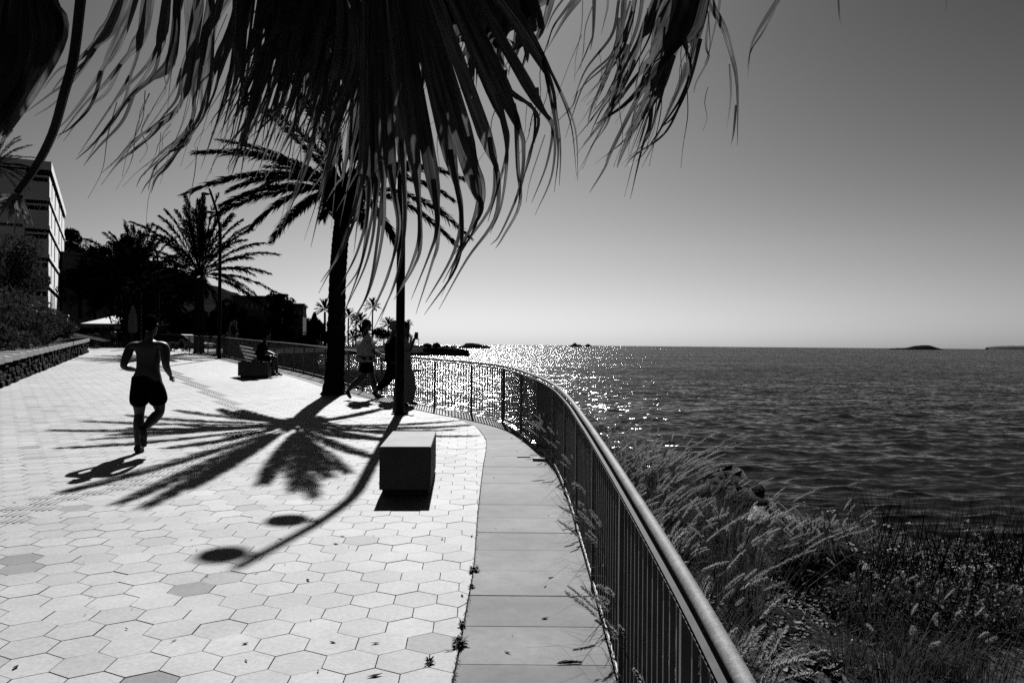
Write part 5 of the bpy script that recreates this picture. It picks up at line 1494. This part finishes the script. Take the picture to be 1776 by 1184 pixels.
# scrub on the right of the bank
rng = random.Random(44); b = MB()
for k in range(420):
    y = rng.uniform(4.5, 17.5); x = y*rng.uniform(.36, .72)
    if x-float(np.interp(y, FY, FX)) > shore_dx(y)*1.0: continue
    bx0, by0 = to_px((x, y, bank_z(x, y)))
    if bx0 < 1440 or by0 > 1120 or by0 < 975: continue
    z = bank_z(x, y); r_ = rng.uniform(.16, .34)
    leaf_cloud(b, (x, y, z+r_*.45), (r_*1.2, r_*1.2, r_*.75), 420, .05, rng, 8)
    for j in range(6):
        a = rng.uniform(0, 6.28); p = Vector((x+rng.uniform(-.3, .3), y+rng.uniform(-.3, .3), z)); e = p+Vector((math.cos(a)*.25, math.sin(a)*.25, rng.uniform(.4, .9)))
        b.tube([p, p.lerp(e, .5)+Vector((.02, 0, .05)), e], [.004, .003, .0015], 3)
o = b.build('scrub_undergrowth', M['foliage']); tag(o, 'tangled dark scrub on the lower bank at the bottom right', 'undergrowth', kind='stuff')
# pale flower heads on thin stems
b = MB()
for k in range(150):
    y = rng.uniform(6, 16.5); x = y*rng.uniform(.40, .70)
    if x-float(np.interp(y, FY, FX)) > shore_dx(y): continue
    if to_px((x, y, bank_z(x, y)))[1] < 985: continue
    z = bank_z(x, y)+rng.uniform(.2, .6); r_ = rng.uniform(.012, .03)
    for j in range(7):
        p = Vector((x+rng.gauss(0, r_), y+rng.gauss(0, r_), z+rng.gauss(0, r_*.3))); b.add([p+Vector((-.012, 0, 0)), p+Vector((0, -.012, 0)), p+Vector((.012, 0, .003)), p+Vector((0, .012, .003))], [(0,1,2,3)])
o = b.build('flower_heads_undergrowth', M['plume']); tag(o, 'scattered small pale flower heads over the dark scrub', 'flowers', kind='stuff')
# dry grass thatch, short
b = MB(); rng = random.Random(50)
for k in range(12000):
    y = 3+15*rng.random()**.8; fx = float(np.interp(y, FY, FX)); x = fx+.05+rng.random()*min(shore_dx(y), 11)
    if x > y*.75: continue
    z = bank_z(x, y); a = rng.uniform(0, 6.28); L = rng.uniform(.05, .22)
    p = Vector((x, y, z-.01)); e = p+Vector((math.cos(a)*L*.6, math.sin(a)*L*.6, L*.7)); s = Vector((-math.sin(a), math.cos(a), 0))*.004
    b.add([p-s, p+s, e], [(0,1,2)])
o = b.build('dry_grass', M['grass']); tag(o, 'short dry grass and stalks between the clumps on the bank', 'grass', kind='stuff')
# shore rocks
rk = [(1248,850,20.5,.62,'rock','large dark rock at the waterline above the fountain grass'),(1226,852,21,.5,'rock','dark rock just left of the large waterline rock'),(1272,872,19.5,.5,'rock','dark rock below the large waterline rock'),(1190,838,22.5,.45,'rock','small dark rock leftmost at the waterline'),
      (1445,960,15.0,.42,'pale_rock','flat pale rock behind the dark tussock'),(1470,985,14.2,.35,'pale_rock','pale rock right of the dark tussock'),(1448,1005,13.6,.4,'pale_rock','pale rock at the foot of the dark tussock'),(1330,905,18,.4,'pale_rock','pale rock left of the dark tussock near the water'),(1425,935,16.4,.35,'pale_rock','small pale rock at the waterline behind the dark tussock')]
for i, (px, py, D, r_, m_, lab) in enumerate(rk):
    c = B(px, py+10); rng = random.Random(70+i); b = MB(); boulder(b, (c.x, c.y, max(SEA_Z-.1, bank_z(c.x, c.y)-.05)), r_*.85, rng, 11)
    o = b.build('shore_rock', M[m_], None, True); tag(o, lab, 'rock', 'rocks along the shore')
# leaf litter and grit on the paving
b = MB(); rng = random.Random(123)
for k in range(170):
    y = 3.2+14*rng.random()**1.5; x = rng.uniform(-.7*y, .40)
    a = rng.uniform(0, 6.28); L = rng.uniform(.006, .028)*(1 if rng.random() < .85 else 2.2); w_ = L*rng.uniform(.15, .5)
    d = Vector((math.cos(a), math.sin(a), 0)); s = Vector((-d.y, d.x, 0)); p = Vector((x, y, SL*y+.007))
    b.add([p-d*L, p+s*w_, p+d*L+Vector((0, 0, .004)), p-s*w_], [(0,1,2,3)])
tag(b.build('leaf_litter', M['bark']), 'scattered bits of dry leaf and grit on the pavers', 'litter', kind='stuff')
# pebbles and straw on the open patches of the bank
b = MB(); rng = random.Random(61)
for k in range(900):
    px, py = rng.choice([(rng.gauss(1400, 70), rng.gauss(1100, 45)), (rng.gauss(1455, 30), rng.gauss(985, 28)), (rng.gauss(1340, 60), rng.gauss(950, 40))])
    q = B(px, py)
    if rng.random() < .5:
        boulder(b, (q.x, q.y, bank_z(q.x, q.y)+.01), rng.uniform(.012, .05), rng, 4)
    else:
        a = rng.uniform(0, 6.28); L = rng.uniform(.05, .16); p = Vector((q.x, q.y, bank_z(q.x, q.y)+.02)); d = Vector((math.cos(a), math.sin(a), rng.uniform(0, .4)))*L; s = Vector((-d.y, d.x, 0)).normalized()*.004
        b.add([p-s, p+s, p+d], [(0,1,2)])
o = b.build('bank_pebbles_gravel', M['pale_rock']); tag(o, 'pale pebbles and straw on the open patches of the bank', 'pebbles', kind='stuff')
# weeds in the slab joint
def weed(px, py, r_, n, lab):
    g = G(px, py); rng = random.Random(px); b = MB()
    for k in range(n):
        a = rng.uniform(0, 6.28); L = r_*rng.uniform(.5, 1); p = Vector((g.x, g.y, SL*g.y)); e = p+Vector((math.cos(a)*L, math.sin(a)*L, L*rng.uniform(.1, .9)))
        s = Vector((-math.sin(a), math.cos(a), 0))*.006; m_ = p.lerp(e, .6)+Vector((0, 0, .01)); b.add([p, m_-s, e, m_+s], [(0,1,2,3)])
    tag(b.build('weed', M['foliage']), lab, 'weed', 'weeds in the joint of the edge slabs')
weed(822, 991, .05, 60, 'round weed tuft in the slab joint beside the railing side, farther of two')
weed(797, 1118, .06, 80, 'largest weed tuft in the slab joint near the camera')
weed(745, 1150, .035, 24, 'small weed between two hexagonal pavers near the slab joint')
weed(801, 1086, .035, 26, 'ragged weed just beyond the largest tuft')
weed(818, 1020, .03, 20, 'thin weed between the two round tufts')
b = MB(); rng = random.Random(91)
for k in range(420):
    s = rng.random(); py = 1184-s*s*360 if rng.random() < .6 else rng.uniform(800, 1184)
    y = G(800, py).y; x = float(np.interp(y, IYs, IXs))+rng.uniform(-.006, .010); z = SL*y
    a = rng.uniform(0, 6.28); L = rng.uniform(.005, .022); p = Vector((x, y, z)); e = p+Vector((math.cos(a)*L, math.sin(a)*L, L*.6)); s_ = Vector((-math.sin(a), math.cos(a), 0))*.004
    b.add([p-s_, p+s_, e], [(0,1,2)])
tag(b.build('moss_weeds', M['foliage']), 'line of tiny weeds growing along the slab joint', 'weeds', kind='stuff')
# grass bits and a fallen plume on the slabs
b = MB(); g = G(988, 1152); rng = random.Random(5)
for k in range(90):
    s = k/90; q = Vector((g.x-.055+.11*s, g.y+.01*math.sin(s*3), SL*g.y+.012)); a = rng.uniform(0, 6.28); d = Vector((.012, math.cos(a)*.012, math.sin(a)*.010)); w_ = Vector((0, .003, .002)); b.add([q-w_, q+w_, q+d], [(0,1,2)])
b.tube([Vector((g.x-.06, g.y-.008, SL*g.y+.010)), Vector((g.x, g.y+.004, SL*g.y+.012)), Vector((g.x+.06, g.y+.012, SL*g.y+.010))], [.003, .008, .002], 6)
tag(b.build('fallen_plume', M['foliage']), 'dark fallen seed plume lying on the nearest slab', 'plume')
b = MB(); g = G(908, 793); b.box((g.x, g.y, SL*g.y+.012), (.16, .05, .008), rz=.1)
g2 = G(936, 799); b2 = MB(); b2.box((g2.x, g2.y, SL*g2.y+.02), (.16, .09, .03), rz=-.2, bev=.004)
tag(b.build('flat_paper', M['white_cap']), 'thin pale scrap lying in the middle of the slabs', 'paper')
tag(b2.build('folded_paper', M['white_cap']), 'larger pale scrap lying against the foot of the railing', 'paper')
